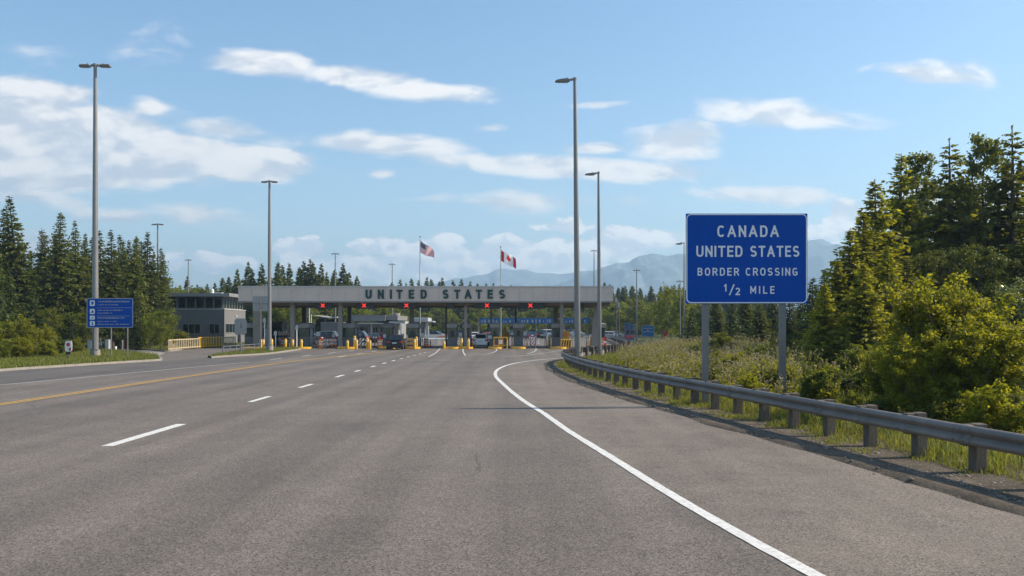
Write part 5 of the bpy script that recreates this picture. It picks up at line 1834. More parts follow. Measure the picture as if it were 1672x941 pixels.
def slat_barrier(name, label, pts, h, m, gap, w_, z=0.1, feet=None):
    a = np.array(pts[0])
    t_ = thing(name, label, 'barrier', (a[0], a[1], z), 0)
    P = spline([np.array(p) - a for p in pts], gap) if len(pts) > 2 else spline([np.array(pts[0]) - a, np.array(pts[1]) - a], gap)
    sl_ = MB()
    for p, q in zip(P, normals2(P)):
        ang = math.atan2(q[0], -q[1])
        tl = np.array([-q[1], q[0]])
        c = [p + tl * s1 * w_ / 2 + q * s2 * 0.03 for s1, s2 in ((-1, -1), (1, -1), (1, 1), (-1, 1))]
        sl_.add([(v[0], v[1], 0.0) for v in c] + [(v[0], v[1], h) for v in c], [(0, 1, 2, 3), (4, 5, 6, 7), (0, 1, 5, 4), (1, 2, 6, 5), (2, 3, 7, 6), (3, 0, 4, 7)])
    sl_.build('slats', m, t_)
    ra = MB()
    for zz in (0.08, h - 0.14):
        ra.tube([(p[0], p[1], zz + 0.06) for p in P], 0.055, 4)
    ra.build('rails', m, t_)
    return t_


slat_barrier('timber_barrier', 'bleached timber slat barrier curving along the driveway', [gp(275, 574.4), gp(290, 572.5), gp(325, 569.6)], 1.05, M_TAN, 0.55, 0.14)
slat_barrier('yellow_barrier', 'long yellow slatted barrier in front of the grey office', [gp(324, 569.6), gp(340, 568.6), gp(362, 567.8)], 1.15, M_YEL, 0.42, 0.12)
slat_barrier('shaded_barrier', 'shaded brown continuation of the yellow barrier towards the booths', [gp(363, 567.7), gp(384, 566)], 1.1, M_TAN, 0.5, 0.14)  # dim end of the yellow barrier, its shade put into a timber tone

# ------------------------------------------------------------------ office building
of = thing('office_building', 'two-storey grey office with a flat overhanging roof and a strip of upper windows', 'building', (-36.4, 108, 0.1))
WX, DP, H1 = 16.0, 8.5, 4.42
MB().box(-WX, 0, 0, DP, 0, H1).build('wall', M_WALL, of)
MB().box(-WX + 0.3, -0.3, 0.35, DP - 0.35, H1, 6.05).build('clerestory', M_BLACK, of)
sl_ = MB().box(-WX - 0.05, 0.06, -0.06, DP + 0.05, H1 + 0.002, H1 + 0.09)
sl_.build('parapet_cap', M_FTRIM, of)
rf = MB().box(-WX - 0.6, 0.9, -0.95, DP + 0.7, 6.06, 6.22).box(-WX - 0.55, 0.85, -0.9, DP + 0.65, 6.222, 6.42).build('roof', M_ROOF, of)
MB().box(-WX - 0.65, 0.95, -1.0, -0.951, 6.04, 6.46).box(0.901, 0.95, -0.95, DP + 0.7, 6.04, 6.46).build('fascia', M_ALU, rf)


def window(parent, x0, x1, z0, z1, n, axis='front', yoff=0.0, bar=0.06):
    """framed window on the front (y = yoff) or on the right-hand side (x = yoff)"""
    fr = MB()
    gl = MB()

    def bxx(mb, a0, a1, d0, d1, c0, c1):
        if axis == 'front':
            mb.box(a0, a1, yoff - d1, yoff - d0, c0, c1)
        else:
            mb.box(yoff + d0, yoff + d1, a0, a1, c0, c1)
    bxx(fr, x0, x1, 0.001, 0.06, z0, z0 + bar)
    bxx(fr, x0, x1, 0.001, 0.06, z1 - bar, z1)
    for i in range(n + 1):
        c = x0 + (x1 - x0) * i / n
        c = min(max(c, x0 + bar / 2), x1 - bar / 2)
        bxx(fr, c - bar / 2, c + bar / 2, 0.001, 0.058, z0 + bar, z1 - bar)
    f_ = fr.build('window', M_ALU, parent)
    for i in range(n):
        a0, a1 = x0 + (x1 - x0) * i / n, x0 + (x1 - x0) * (i + 1) / n
        bxx(gl, a0 + bar / 2, a1 - bar / 2, 0.002, 0.025, z0 + bar, z1 - bar)
    gl.build('pane', M_GLASS, f_)


ppm = F / 108
wx = lambda px: (px - 366) / ppm
wz = lambda py: zat(py, 108) - 0.1
window(of, wx(298), wx(327), wz(545.5), wz(529), 3)
window(of, wx(341), wx(358.5), wz(545.5), wz(529), 2)
window(of, -14.6, -11.2, wz(545.5), wz(529), 4)
window(of, 0.4, 4.2, wz(544), wz(528.5), 3, 'side', 0.0)
MB().box(0.001, 0.06, 5.2, 6.5, 0.0, 2.3).build('door', M_GLASS, of)
for i in range(10):
    x1_ = -0.35 - i * 1.15
    window(of, x1_ - 1.1, x1_, H1 + 0.12, 6.02, 1, 'front', 0.34, 0.07)
for i in range(7):
    y0 = 0.4 + i * 1.1
    window(of, y0, y0 + 1.06, H1 + 0.12, 6.02, 1, 'side', -0.29, 0.07)
vt = MB().tube([(-2.2, 2.0, 6.43), (-2.2, 2.0, 6.9)], [0.22, 0.16], 10).tube([(-2.2, 2.0, 6.905), (-2.2, 2.0, 7.1)], [0.2, 0.08], 10).box(-1.75, -0.9, 1.6, 2.4, 6.43, 6.62)
vt.build('roof_vent', M_WHITE, of, smooth=True)
for zz in (3.55, 3.1, 2.65):
    MB().box(0.001, 0.14, 4.4, 4.62, zz, zz + 0.2).build('wall_lamp', M_WHITE, of)

# ------------------------------------------------------------------ the canopy
CY0, CY1, CZ0, CZ1 = 93.0, 106.0, 5.0, 6.72
cxl, cxr = xat(389, CY0), xat(1001, CY0)
cn = thing('border_canopy', 'long grey flat canopy lettered UNITED STATES spanning the inspection lanes', 'canopy', (0, CY0, 0))
D_ = CY1 - CY0
fc = MB()
fc.box(cxl, cxr, 0, 0.12, CZ0, CZ1)
fc.box(cxl, cxl + 0.12, 0.121, D_, CZ0, CZ1).box(cxr - 0.12, cxr, 0.121, D_, CZ0, CZ1).box(cxl + 0.121, cxr - 0.121, D_ - 0.12, D_, CZ0, CZ1)
fc.build('fascia', M_FASC, cn)
jt = MB()
for i in range(1, 28):     # cladding joints: fine raised cover strips in a darker grey
    x = cxl + (cxr - cxl) * i / 28
    jt.box(x - 0.02, x + 0.02, -0.012, -0.0005, CZ0 + 0.16, CZ1 - 0.1)
jt.build('cladding_joints', M_ROOF, cn)
MB().box(cxl - 0.06, cxr + 0.06, -0.07, -0.001, CZ1 - 0.09, CZ1 + 0.07).box(cxl - 0.06, cxr + 0.06, -0.001, D_ + 0.06, CZ1 + 0.001, CZ1 + 0.068).build('roof', M_FTRIM, cn)
MB().box(cxl, cxr, -0.045, -0.001, CZ0 - 0.02, CZ0 + 0.14).build('drip_edge', M_COL, cn)
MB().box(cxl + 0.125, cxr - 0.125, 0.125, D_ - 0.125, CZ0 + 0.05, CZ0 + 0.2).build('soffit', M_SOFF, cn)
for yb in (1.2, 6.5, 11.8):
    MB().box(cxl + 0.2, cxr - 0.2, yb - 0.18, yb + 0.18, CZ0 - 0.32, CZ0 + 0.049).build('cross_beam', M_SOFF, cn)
LX = {'U': None}
tcx = [(597, 607.6, 'U'), (617, 628, 'N'), (636.8, 639.3, 'I'), (647.5, 658.5, 'T'), (667.5, 677.5, 'E'), (687, 697.6, 'D'), (722.8, 733.3, 'S'), (741.6, 753, 'T'), (758.7, 770.5, 'A'), (777, 788, 'T'), (796, 806, 'E'), (815, 826, 'S')]
lt = MB()
putc = lambda x, z, d: (x, -0.0125 - d, z)
zt, zb = zat(473.2, CY0), zat(488, CY0)
for a, b, ch in tcx:
    text(lt, ch, xat(a, CY0), xat(b, CY0), zb, zt, putc, 0.225, 0.10, 0, False, 0.004)
lt.build('lettering', M_GREEN, cn)
# single letters are stretched to their measured widths below
cols = [  # photo px, width m, depth, station from the front, paint
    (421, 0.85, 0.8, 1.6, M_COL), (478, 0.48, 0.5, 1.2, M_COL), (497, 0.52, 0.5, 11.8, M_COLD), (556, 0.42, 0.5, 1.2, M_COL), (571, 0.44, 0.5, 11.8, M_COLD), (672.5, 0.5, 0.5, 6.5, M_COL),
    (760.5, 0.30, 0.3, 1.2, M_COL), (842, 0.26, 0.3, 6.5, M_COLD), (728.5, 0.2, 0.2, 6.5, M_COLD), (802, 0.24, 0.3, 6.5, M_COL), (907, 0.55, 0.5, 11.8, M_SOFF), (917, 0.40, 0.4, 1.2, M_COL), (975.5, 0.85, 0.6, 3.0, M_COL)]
for px, w_, d_, st, m_ in cols:
    x = xat(px, CY0 + st)
    c_ = MB()
    if px == 975.5:
        c_.prism([(x - 0.75, 0.13), (x + 0.15, 0.13), (x + 0.55, CZ0 + 0.04), (x - 0.35, CZ0 + 0.04)], 'y', st - d_ / 2, st + d_ / 2)
    else:
        c_.box(x - w_ / 2, x + w_ / 2, st - d_ / 2, st + d_ / 2, 0.13, CZ0 + 0.04)
    c_.build('column', m_, cn, bevel=0.02)

# red crosses over the lanes
for px, wd, lb in ((527, 1.0, 'lit red cross signal over the leftmost open lane'), (594.5, 1.0, 'lit red cross signal below the first letter of UNITED'), (663.5, 1.0, 'lit red cross signal below the gap before the E of UNITED'), (795, 1.7, 'lit red cross signal in a wide box below the end of STATES'), (866, 1.7, 'lit red cross signal in a wide box, rightmost of the lit ones')):
    y_ = CY0 + 0.35
    t_ = thing('lane_signal', lb, 'lane signal', (xat(px, y_), y_, 0), 0, 'lane signals under the canopy')
    z_ = zat(499, y_)
    MB().box(-wd * 0.5 - 0.35, wd * 0.5 + 0.55, 0, 0.18, z_ - 0.36, z_ + 0.34).build('housing', M_BLACK, t_, bevel=0.02)
    MB().box(-0.5, -0.42, 0.05, 0.12, z_ + 0.341, CZ0 + 0.06).box(0.42, 0.5, 0.05, 0.12, z_ + 0.341, CZ0 + 0.06).build('hanger', M_COLD, t_)
    cr_ = MB()
    pc = lambda x, z, d: (x, -0.001 - d, z)
    stroke(cr_, [(-0.19, z_ - 0.19), (0.19, z_ + 0.19)], 0.075, pc, 0.012, 0, False)
    stroke(cr_, [(-0.19, z_ + 0.19), (0.19, z_ - 0.19)], 0.075, pc, 0.014, 0, False)
    cr_.build('cross', E_RED, t_)
for px, lb in ((948, 'dark unlit signal box under the right end of the canopy'), (735, 'dark unlit signal box under the canopy centre')):
    t_ = thing('lane_signal', lb, 'lane signal', (xat(px, CY0 + 0.4), CY0 + 0.4, 0), 0, 'lane signals under the canopy')
    MB().box(-0.35, 0.35, 0, 0.2, 4.3, 4.99).build('housing', M_BLACK, t_, bevel=0.02)
    MB().box(-0.05, 0.05, 0.05, 0.12, 4.991, CZ0 + 0.06).build('hanger', M_COLD, t_)


# ------------------------------------------------------------------ inspection booths on kerbed islands
def booth(px, w_, Y, label, dp=2.6, h=2.62, slim=False, shade=M_BOOTH):
    x = xat(px, Y)
    t_ = thing('inspection_booth', label, 'booth', (x, Y, 0.16), 0, 'inspection booths under the canopy')
    MB().box(-w_ / 2, w_ / 2, 0, dp, 0, 1.02).build('body', shade, t_, bevel=0.015)
    MB().box(-w_ / 2 + 0.06, w_ / 2 - 0.06, 0.06, dp - 0.06, 1.021, h - 0.55).build('window', M_GLASSG, t_)
    fr = MB()
    for a in (-w_ / 2, w_ / 2 - 0.08):
        for b in (0, dp / 2, dp - 0.08):
            MB().box(a, a + 0.08, b, b + 0.08, 1.022, h - 0.551).build('mullion', shade, t_)
    MB().box(-0.03, 0.03, -0.002, 0.055, 1.022, h - 0.552).build('mullion', shade, t_)
    MB().frustum((-w_ / 2 - 0.08, w_ / 2 + 0.08, -0.15, dp + 0.1, h - 0.549), (-w_ / 2 - 0.08, w_ / 2 + 0.08, -0.15, dp + 0.1, h - 0.12)).frustum((-w_ / 2 - 0.07, w_ / 2 + 0.07, -0.14, dp + 0.09, h - 0.119), (-w_ / 2 + 0.12, w_ / 2 - 0.12, 0.05, dp - 0.1, h)).build('roof', M_BROOF, t_, bevel=0.03)
    MB().box(w_ / 2 + 0.0005, w_ / 2 + 0.04, dp * 0.25, dp * 0.7, 0.05, 2.0).build('door', M_CAB, t_)
    if slim:
        MB().box(-0.16, 0.16, -0.10, -0.003, 1.1, 1.75).build('scanner', M_BLACK, t_)
    return t_


def island(px, w_, y0, y1, label, nose=True):
    x = xat(px, (y0 + y1) / 2 if False else y0 + 1.5)
    t_ = thing('lane_island', label, 'kerb island', (x, y0, 0), 0, 'kerbed islands under the booths')
    poly = _arc(0, w_ / 2, w_ / 2, w_ / 2, 180, 360, 10) + [(w_ / 2, y1 - y0), (-w_ / 2, y1 - y0)]
    MB().prism(poly, 'z', -0.02, 0.155).build('slab', M_CONC, t_)
    if nose:
        po = [(a * 1.03, b * 1.03 - 0.02) for a, b in _arc(0, w_ / 2, w_ / 2, w_ / 2, 180, 360, 10)] + [(w_ / 2 * 1.03, w_ / 2 + 0.6), (-w_ / 2 * 1.03, w_ / 2 + 0.6)]
        MB().prism(po, 'z', -0.01, 0.185).build('nose', M_YEL, t_)
    return t_


BO = [(414, 2.0, 95.0, 'widest grey booth at the left end under the canopy', False), (491, 1.75, 95.0, 'grey booth behind the leftmost pair of yellow bollards', False), (567, 1.45, 95.0, 'grey booth left of the first letter of UNITED', False), (633, 1.1, 97.5, 'dark booth set back behind the black car', False),
      (674, 1.15, 95.0, 'grey booth with a green window right of the black car', True), (738, 1.0, 95.0, 'slim grey booth standing alone in the centre of the canopy', True), (762, 0.85, 95.6, 'slim booth joined to a pale column left of the white car', True), (808, 0.95, 95.0, 'slim grey booth right of the white car', True),
      (846, 1.05, 95.0, 'broad-roofed slim booth second from the right group', True), (911, 1.2, 95.0, 'booth beside a pale column behind the yellow arrow board', True), (981, 1.0, 96.0, 'dark booth at the right end half hidden by the lamp pole', True)]
for px, w_, Y, lb, sl in BO:
    booth(px, w_, Y, lb, slim=sl)
for (px, w_, Y, lb, sl), il in zip(BO, ('wide kerbed island under the leftmost booth', 'island with yellow nose under the second booth from the left', 'island with yellow nose under the third booth from the left', 'island under the set-back dark booth', 'island with yellow nose right of the black car',
                                         'island under the lone central booth', 'island with yellow nose left of the white car', 'island with yellow nose right of the white car', 'island under the broad-roofed booth', 'island under the booth with the yellow arrow board', 'island at the right end of the canopy')):
    island(px, w_ + 0.5, 90.6, 99.5, il)

# bollards, drums, boards and gates in front of the booths
bol = None
for px, Y, hh, lb in ((472.5, 92.2, 1.15, 'yellow bollard at the left front corner of the second booth'), (484.0, 92.4, 1.1, 'left yellow bollard of the pair before the second booth'), (498, 92.4, 1.1, 'right yellow bollard of the pair before the second booth'), (433, 91.5, 1.15, 'yellow bollard left of the twin-headed lamp on the grass island'), (437, 92.8, 1.1, 'yellow bollard just behind the twin-headed lamp on the grass island'),
                      (447, 92.0, 1.2, 'yellow bollard just right of the twin-headed lamp on the grass island'), (450.5, 92.8, 1.15, 'second yellow bollard right of the twin-headed lamp on the grass island'), (572, 92.2, 1.0, 'yellow bollard before the third booth'), (583.5, 93.0, 1.5, 'tall yellow bollard right of the third booth'),
                      (586.5, 92.0, 1.1, 'short yellow bollard right of the tall one'), (604, 92.4, 1.2, 'yellow bollard right of the striped barricade'), (608, 92.2, 1.0, 'yellow bollard at the right end of the striped barricade'), (660, 92.0, 1.1, 'left yellow bollard beside the black car'), (679.5, 92.0, 1.15, 'yellow bollard right of the green-windowed booth'),
                      (682.5, 93.0, 1.4, 'taller yellow bollard right of the green-windowed booth'), (727, 92.2, 0.9, 'yellow bollard left of the lone central booth'), (755, 92.0, 1.2, 'yellow bollard left of the slim pale column'), (766, 92.0, 1.2, 'yellow bollard right of the slim pale column'), (897, 97, 1.3, 'brown-yellow bollard left of the booth by the arrow board'), (965, 97, 1.3, 'brown-yellow bollard left of the right-end column')):
    x = xat(px, Y)
    if bol is None:
        bol = thing('bollard', lb, 'bollard', (0, 0, 0), 0, 'yellow bollards before the booths')
        MB().tube([(0, 0, 0), (0, 0, 1.0), (0, 0, 1.06), (0, 0, 1.1)], [0.15, 0.15, 0.12, 0.05], 14).build('post', M_YEL, bol, smooth=True)
        MB().tube([(0, 0, 0.80), (0, 0, 0.88)], 0.156, 14).build('reflective_band', M_WHITE, bol, smooth=True)
        o = bol
    else:
        o = copy_tree(bol)
    place(o, (x, Y - (1.6 if Y < 94 else 0), 0.0), rnd.uniform(0, 6), (0.95, 0.95, hh / 1.2), lb)
drum = None
for px, Y, m_, lb in ((620, 93.2, 0, 'orange drum left of the black car'), (816, 95.5, 0, 'orange drum behind the yellow gate'), (524, 93, 0, 'orange drum left of the low white barrier'), (548, 96, 0, 'orange drum right of the low white barrier'), (462, 98, 0, 'orange drum left behind the second booth'), (468, 97, 0, 'orange drum closest to the second booth'), (696, 97, 0, 'orange drum beside the base of the striped flag pole'),
                      (769, 100, 0, 'orange drum behind the slim pale column'), (986, 95, 0, 'orange drum at the right end of the canopy'), (541, 98, 0, 'orange drum behind the low white barrier')):
    if drum is None:
        drum = thing('traffic_drum', lb, 'traffic drum', (0, 0, 0), 0, 'orange traffic drums between the lanes')
        MB().tube([(0, 0, 0.06), (0, 0, 0.5), (0, 0, 0.98), (0, 0, 1.02)], [0.29, 0.26, 0.23, 0.15], 14).build('drum', M_ORNG, drum, smooth=True)
        MB().tube([(0, 0, 0.40), (0, 0, 0.53)], 0.268, 14).tube([(0, 0, 0.68), (0, 0, 0.80)], 0.254, 14).build('white_bands', M_WHITE, drum, smooth=True)
        MB().tube([(0, 0, 0), (0, 0, 0.06)], 0.36, 14).build('base', M_BLACK, drum)
        o = drum
    else:
        o = copy_tree(drum)
    place(o, (xat(px, Y), Y, 0.0 if px not in (816,) else 0.0), rnd.uniform(0, 6), 1, lb)


def barricade(px, Y, w_, h_, label, m1, m2, name='barricade'):
    t_ = thing(name, label, 'barricade', (xat(px, Y), Y, 0), 0)
    for zz in (h_ * 0.45, h_ * 0.82):
        b1 = MB().box(-w_ / 2, w_ / 2, -0.03, 0.03, zz - h_ * 0.11, zz + h_ * 0.11)
        o = b1.build('board', m1, t_)
        s_ = MB()
        ns_ = max(3, int(w_ / 0.3))
        for i in range(ns_):
            x0 = -w_ / 2 + (i + 0.15) * w_ / ns_
            s_.prism([(x0, zz - h_ * 0.105), (x0 + w_ / ns_ * 0.42, zz - h_ * 0.105), (x0 + w_ / ns_ * 0.8, zz + h_ * 0.105), (x0 + w_ / ns_ * 0.38, zz + h_ * 0.105)], 'y', -0.036, -0.0305)
        s_.build('stripes', m2, o)
    for x in (-w_ / 2 + 0.1, w_ / 2 - 0.1):
        MB().box(x - 0.04, x + 0.04, 0.0305, 0.10, 0.03, h_).box(x - 0.05, x + 0.05, -0.4, 0.5, 0, 0.06).build('leg', M_ALU, t_)
    return t_


barricade(595.5, 92.5, 1.1, 1.15, 'white barricade with dark stripes between yellow bollards, below the first U', M_WHITE, M_BLACK)
barricade(537, 95, 1.7, 1.05, 'white and orange striped barricade below the leftmost red cross', M_WHITE, M_ORNG)
barricade(870, 93, 0.8, 1.35, 'red and white striped barricade left of the arrow board lane', M_WHITE, M_RED)
barricade(463, 100, 1.2, 1.9, 'tall orange and white striped board left of the second booth', M_WHITE, M_ORNG)
barricade(668, 92.5, 0.9, 1.2, 'yellow and grey striped barricade right of the black car', M_YEL, M_ALU)
for px, Y, w_, lb in ((526, 97, 1.1, 'low pale plastic barrier left of the striped barricade'), (818, 104, 1.5, 'low pale concrete block behind the yellow gate'), (704, 150, 6, 'long pale barrier by the small far pavilion'), (712, 165, 7, 'far pale barrier right of the small far pavilion')):
    t_ = thing('road_barrier', lb, 'barrier', (xat(px, Y), Y, 0), 0)
    MB().prism([(-0.3, 0), (0.3, 0), (0.28, 0.18), (0.11, 0.34), (0.08, 0.85), (-0.08, 0.85), (-0.11, 0.34), (-0.28, 0.18)], 'x', -w_ / 2, w_ / 2).build('body', M_BARR, t_, bevel=0.02)
    MB().box(-w_ * 0.42, -w_ * 0.2, -0.125, -0.1115, 0.5, 0.7).box(w_ * 0.2, w_ * 0.42, -0.125, -0.1115, 0.5, 0.7).build('reflector', M_ORNG, t_)
# yellow gate frame right of the white car
t_ = thing('lane_gate', 'yellow tubular lane gate right of the white car', 'gate', (xat(818, 91.6), 91.6, 0), 0)
fr = MB()
for x in (-0.75, -0.25, 0.2, 0.65):
    fr.tube([(x, 0, 0), (x, 0, 1.25)], 0.055, 8)
fr.tube([(-0.75, 0, 1.2), (0.65, 0, 1.2)], 0.055, 8).tube([(-0.75, 0, 0.35), (0.65, 0, 0.35)], 0.05, 8)
fr.build('frame', M_YEL, t_)
MB().box(-0.2, 0.15, -0.08, -0.06, 0.5, 0.95).build('notice', M_WHITE, t_)
t_ = thing('traffic_crash_cushion', 'yellow crash cushion block beside the right-hand pale column', 'crash cushion', (xat(924, 91.8), 91.8, 0), 0)
MB().box(-0.55, 0.6, 0, 0.9, 0.12, 1.0).build('body', M_YEL, t_, bevel=0.05)
s_ = MB()
for i in range(4):
    s_.prism([(-0.5 + i * 0.27, 0.2), (-0.36 + i * 0.27, 0.2), (-0.24 + i * 0.27, 0.9), (-0.38 + i * 0.27, 0.9)], 'y', -0.008, -0.0005)
s_.build('stripes', M_BLACK, t_)
for x in (-0.45, 0.5):
    MB().box(x - 0.05, x + 0.05, 0.1, 0.8, 0, 0.119).build('foot', M_BLACK, t_)
t_ = thing('warning_board', 'orange-yellow square warning board on a post beside the right-hand pale column', 'sign', (xat(924, 95.5), 95.5, 0.155), 0)
zc = zat(547, 95.5) - 0.155
MB().box(-0.42, 0.42, -0.03, 0.0, zc - 0.5, zc + 0.45).build('board', M_YEL, t_, bevel=0.015)
MB().prism(_arc(0, zc, 0.25, 0.25, 0, 360, 16)[:-1], 'y', -0.036, -0.0305).build('disc', M_ORNG, t_)
MB().tube([(0, 0.045, 0), (0, 0.045, zc + 0.3)], 0.04, 8).build('post', M_GALV, t_)
t_ = thing('warning_board', 'yellow warning figure board behind the gate right of the white car', 'sign', (xat(825, 101), 101, 0.0), 0)
MB().box(-0.45, 0.45, -0.03, 0.0, 0.75, 1.7).build('board', M_YEL, t_, bevel=0.015)
MB().prism([(-0.2, 1.705), (0.2, 1.705), (0.12, 2.3), (-0.12, 2.3)], 'y', -0.03, 0.0).build('topper', M_YEL, t_)
MB().tube([(0, 0.045, 0), (0, 0.045, 1.6)], 0.04, 8).build('post', M_GALV, t_)
# slim white posts with small sign plates
for px, Y, hh, lb in ((484.5, 91.9, 2.5, 'slim white post in front of the second booth'), (432, 93, 3.3, 'slim white post with plates left of the grass island lamp'), (450, 92.5, 1.9, 'short slim white post right of the grass island lamp'), (505, 112, 5.2, 'tall white pole left of the striped barricade, behind the canopy columns'), (508, 109, 4.4, 'shorter white pole beside the tall one behind the canopy columns')):
    t_ = thing('sign_post', lb, 'post', (xat(px, Y), Y, 0), 0)
    MB().tube([(0, 0, 0), (0, 0, hh)], 0.055, 8).build('post', M_WHITE, t_, smooth=True)
    MB().box(-0.16, 0.16, -0.09, -0.056, hh - 0.5, hh - 0.05).build('plate', M_CAB, t_)
# flexible lane posts, small plates and cash-desk clutter between the lanes
dl = None
r_ = random.Random(21)
spots_ = []
for px in (512, 517, 522, 531, 542, 553, 579, 590, 600, 611, 616, 625, 655, 664, 688, 694, 703, 731, 748, 771, 776, 803, 830, 836, 853, 860, 866, 873, 893, 901, 933, 940, 958, 962, 970):
    spots_.append((px + r_.uniform(-1, 1), r_.uniform(92.5, 103)))
for px, Y in spots_:
    x = xat(px, Y)
    if dl is None:
        dl = thing('lane_post', 'slim white and orange flexible lane post between the booths', 'lane post', (0, 0, 0), 0, 'flexible lane posts between the booths')
        MB().tube([(0, 0, 0.05), (0, 0, 0.95), (0, 0, 1.0)], [0.055, 0.05, 0.03], 8).build('tube', M_ORNG, dl, smooth=True)
        MB().tube([(0, 0, 0.55), (0, 0, 0.68)], 0.058, 8).tube([(0, 0, 0.76), (0, 0, 0.88)], 0.057, 8).build('white_bands', M_WHITE, dl, smooth=True)
        MB().tube([(0, 0, 0.0), (0, 0, 0.05)], 0.16, 8).build('base', M_BLACK, dl)
        o = dl
    else:
        o = copy_tree(dl)
    place(o, (x, Y, 0), r_.uniform(0, 6), (1.2, 1.2, r_.uniform(0.8, 1.25)))
sp = None
for px, Y, hh, lb in ((520, 94, 1.9, 'small plate on a pole by the leftmost red cross lane'), (545, 95, 2.1, 'small plate on a pole left of the fourth column'), (588, 97, 2.2, 'small plate on a pole behind the tall yellow bollard'), (606, 98, 2.0, 'small plate on a pole right of the striped barricade'), (628, 94, 1.8, 'small plate on a pole left of the black car'), (658, 96, 2.0, 'small plate on a pole right of the black car'), (690, 95, 1.9, 'small plate on a pole by the base of the striped flag pole'), (752, 95, 1.8, 'small plate on a pole left of the slim pale column'),
                      (800, 94, 1.9, 'small plate on a pole right of the white car'), (857, 95, 2.0, 'small plate on a pole right of the broad-roofed booth'), (890, 96, 2.2, 'small plate on a pole left of the right-hand pale column'), (934, 95, 1.8, 'small plate on a pole right of the yellow warning board')):
    if sp is None:
        sp = thing('plate_post', lb, 'sign', (0, 0, 0), 0, 'small plates on poles between the lanes')
        MB().tube([(0, 0, 0), (0, 0, 1.95)], 0.04, 8).build('post', M_GALV, sp)
        MB().box(-0.19, 0.19, -0.07, -0.041, 1.4, 1.9).build('plate', M_CAB, sp)
        o = sp
    else:
        o = copy_tree(sp)
    place(o, (xat(px, Y), Y, 0), r_.uniform(-0.25, 0.25), (r_.uniform(0.7, 1.2), 1, hh / 1.95 * r_.uniform(0.75, 1.0)), lb)
# dark glazed kiosk at the left
x, y = xat(452, 101), 101
t_ = thing('glazed_kiosk', 'dark glazed kiosk with black lower panels right of the grass island lamp', 'kiosk', (x, y, 0), 0)
MB().box(-0.75, 0.75, 0, 2.5, 0, 1.0).build('base', M_BLACK, t_)
MB().box(-0.7, 0.7, 0.05, 2.45, 1.001, 2.7).build('glazing', M_GLASS, t_)
fr = MB()
for a in (-0.75, 0.67):
    fr.box(a, a + 0.08, -0.02, 0.045, 1.0, 2.72)
fr.build('frame', M_CAB, t_)
MB().box(-0.8, 0.8, -0.05, 2.55, 2.721, 2.95).build('roof', M_BLACK, t_, bevel=0.06)

# ------------------------------------------------------------------ flag poles and flags
FY = 107.6


def flagpole(px, pytop, label):
    x = xat(px, FY)
    h = zat(pytop, FY)
    t_ = thing('flagpole', label, 'flagpole', (x, FY, 0), 0, 'flagpoles behind the canopy')
    MB().tube([(0, 0, 0), (0, 0, h * 0.6), (0, 0, h - 0.15)], [0.085, 0.07, 0.045], 12).build('pole', M_CAB, t_, smooth=True)
    MB().tube([(0, 0, h - 0.149), (0, 0, h - 0.1), (0, 0, h - 0.02), (0, 0, h + 0.03)], [0.05, 0.11, 0.11, 0.03], 10).build('finial', M_GALV, t_, smooth=True)
    MB().tube([(0, 0, -0.1), (0, 0, 0.35)], [0.32, 0.28], 12).build('base', M_CONC, t_)
    return x


xf = flagpole(685.8, 386, 'white flagpole flying the striped flag, above the end of UNITED')
xc = flagpole(817.5, 402.5, 'white flagpole flying the red and white flag, above the end of STATES')
M_FR = mat('flag_red', (0.50, 0.012, 0.03), 0.8, 0, 0.05)
M_FW = mat('flag_white', (0.75, 0.75, 0.75), 0.8, 0, 0.04)
M_FB = mat('flag_navy', (0.008, 0.014, 0.07), 0.8, 0, 0.05)


def flag(name, label, x, ztop, hoist, fx, drop_top, drop_bot, colour, mats_, nu, nv, seed, group):
    V, Q, mi = [], [], []
    for j in range(nv + 1):
        for i in range(nu + 1):
            u, v = i / nu, j / nv
            px = fx * (u - 0.06 * math.sin(u * 6.3))
            top = -drop_top * (u ** 1.05) - 0.05 * math.sin(u * 7)
            bot = -hoist - drop_bot * (u ** 1.2) + 0.06 * math.sin(u * 8 + 1)
            z = top + (bot - top) * v
            y = 0.20 * math.sin(u * 9.0 + v * 1.8 + seed) * min(1, u * 2) + 0.08 * math.sin(u * 19 + v * 4) * u
            V.append((0.06 + px + 0.05 * math.sin(v * 3) * u, y, z))
    for j in range(nv):
        for i in range(nu):
            a = j * (nu + 1) + i
            Q.append((a, a + nu + 1, a + nu + 2, a + 1))
            mi.append(colour((i + 0.5) / nu, (j + 0.5) / nv))
    me = np_mesh(name, np.array(V), np.array(Q), mats_, mi=np.array(mi), smooth=True)
    o = link(name, me, None, solid=0.012)
    o.location = (x, FY, ztop)
    return tag(o, label, 'flag', group)


def us_col(u, v):
    if u < 0.40 and v < 7 / 13:
        a, b = u / 0.40 * 12, v / (7 / 13) * 10
        ai, bi = round(a), round(b)
        if 0 < ai < 12 and 0 < bi < 10 and (ai + bi) % 2 == 0 and (a - ai) ** 2 + (b - bi) ** 2 < 0.09:
            return 1
        return 2
    return 0 if int(v * 13) % 2 == 0 else 1


LEAF = [(0, .93), (.10, .73), (.22, .79), (.17, .46), (.32, .60), (.36, .50), (.53, .53), (.47, .36), (.55, .30), (.30, .10), (.33, .0), (.04, .05), (.03, -.25), (-.03, -.25), (-.04, .05), (-.33, .0), (-.30, .10), (-.55, .30), (-.47, .36), (-.53, .53), (-.36, .50), (-.32, .60), (-.17, .46), (-.22, .79), (-.10, .73)]
lp = [(a * 0.40 + 0.5, 0.62 - b * 0.62) for a, b in LEAF]


def ca_col(u, v):
    if u < 0.25 or u > 0.75:
        return 0
    uu_ = 0.5 + (u - 0.5) * 2.0
    return 0 if inside(lp, np.array([uu_ * 1.0 if True else 0]), np.array([v]))[0] else 1


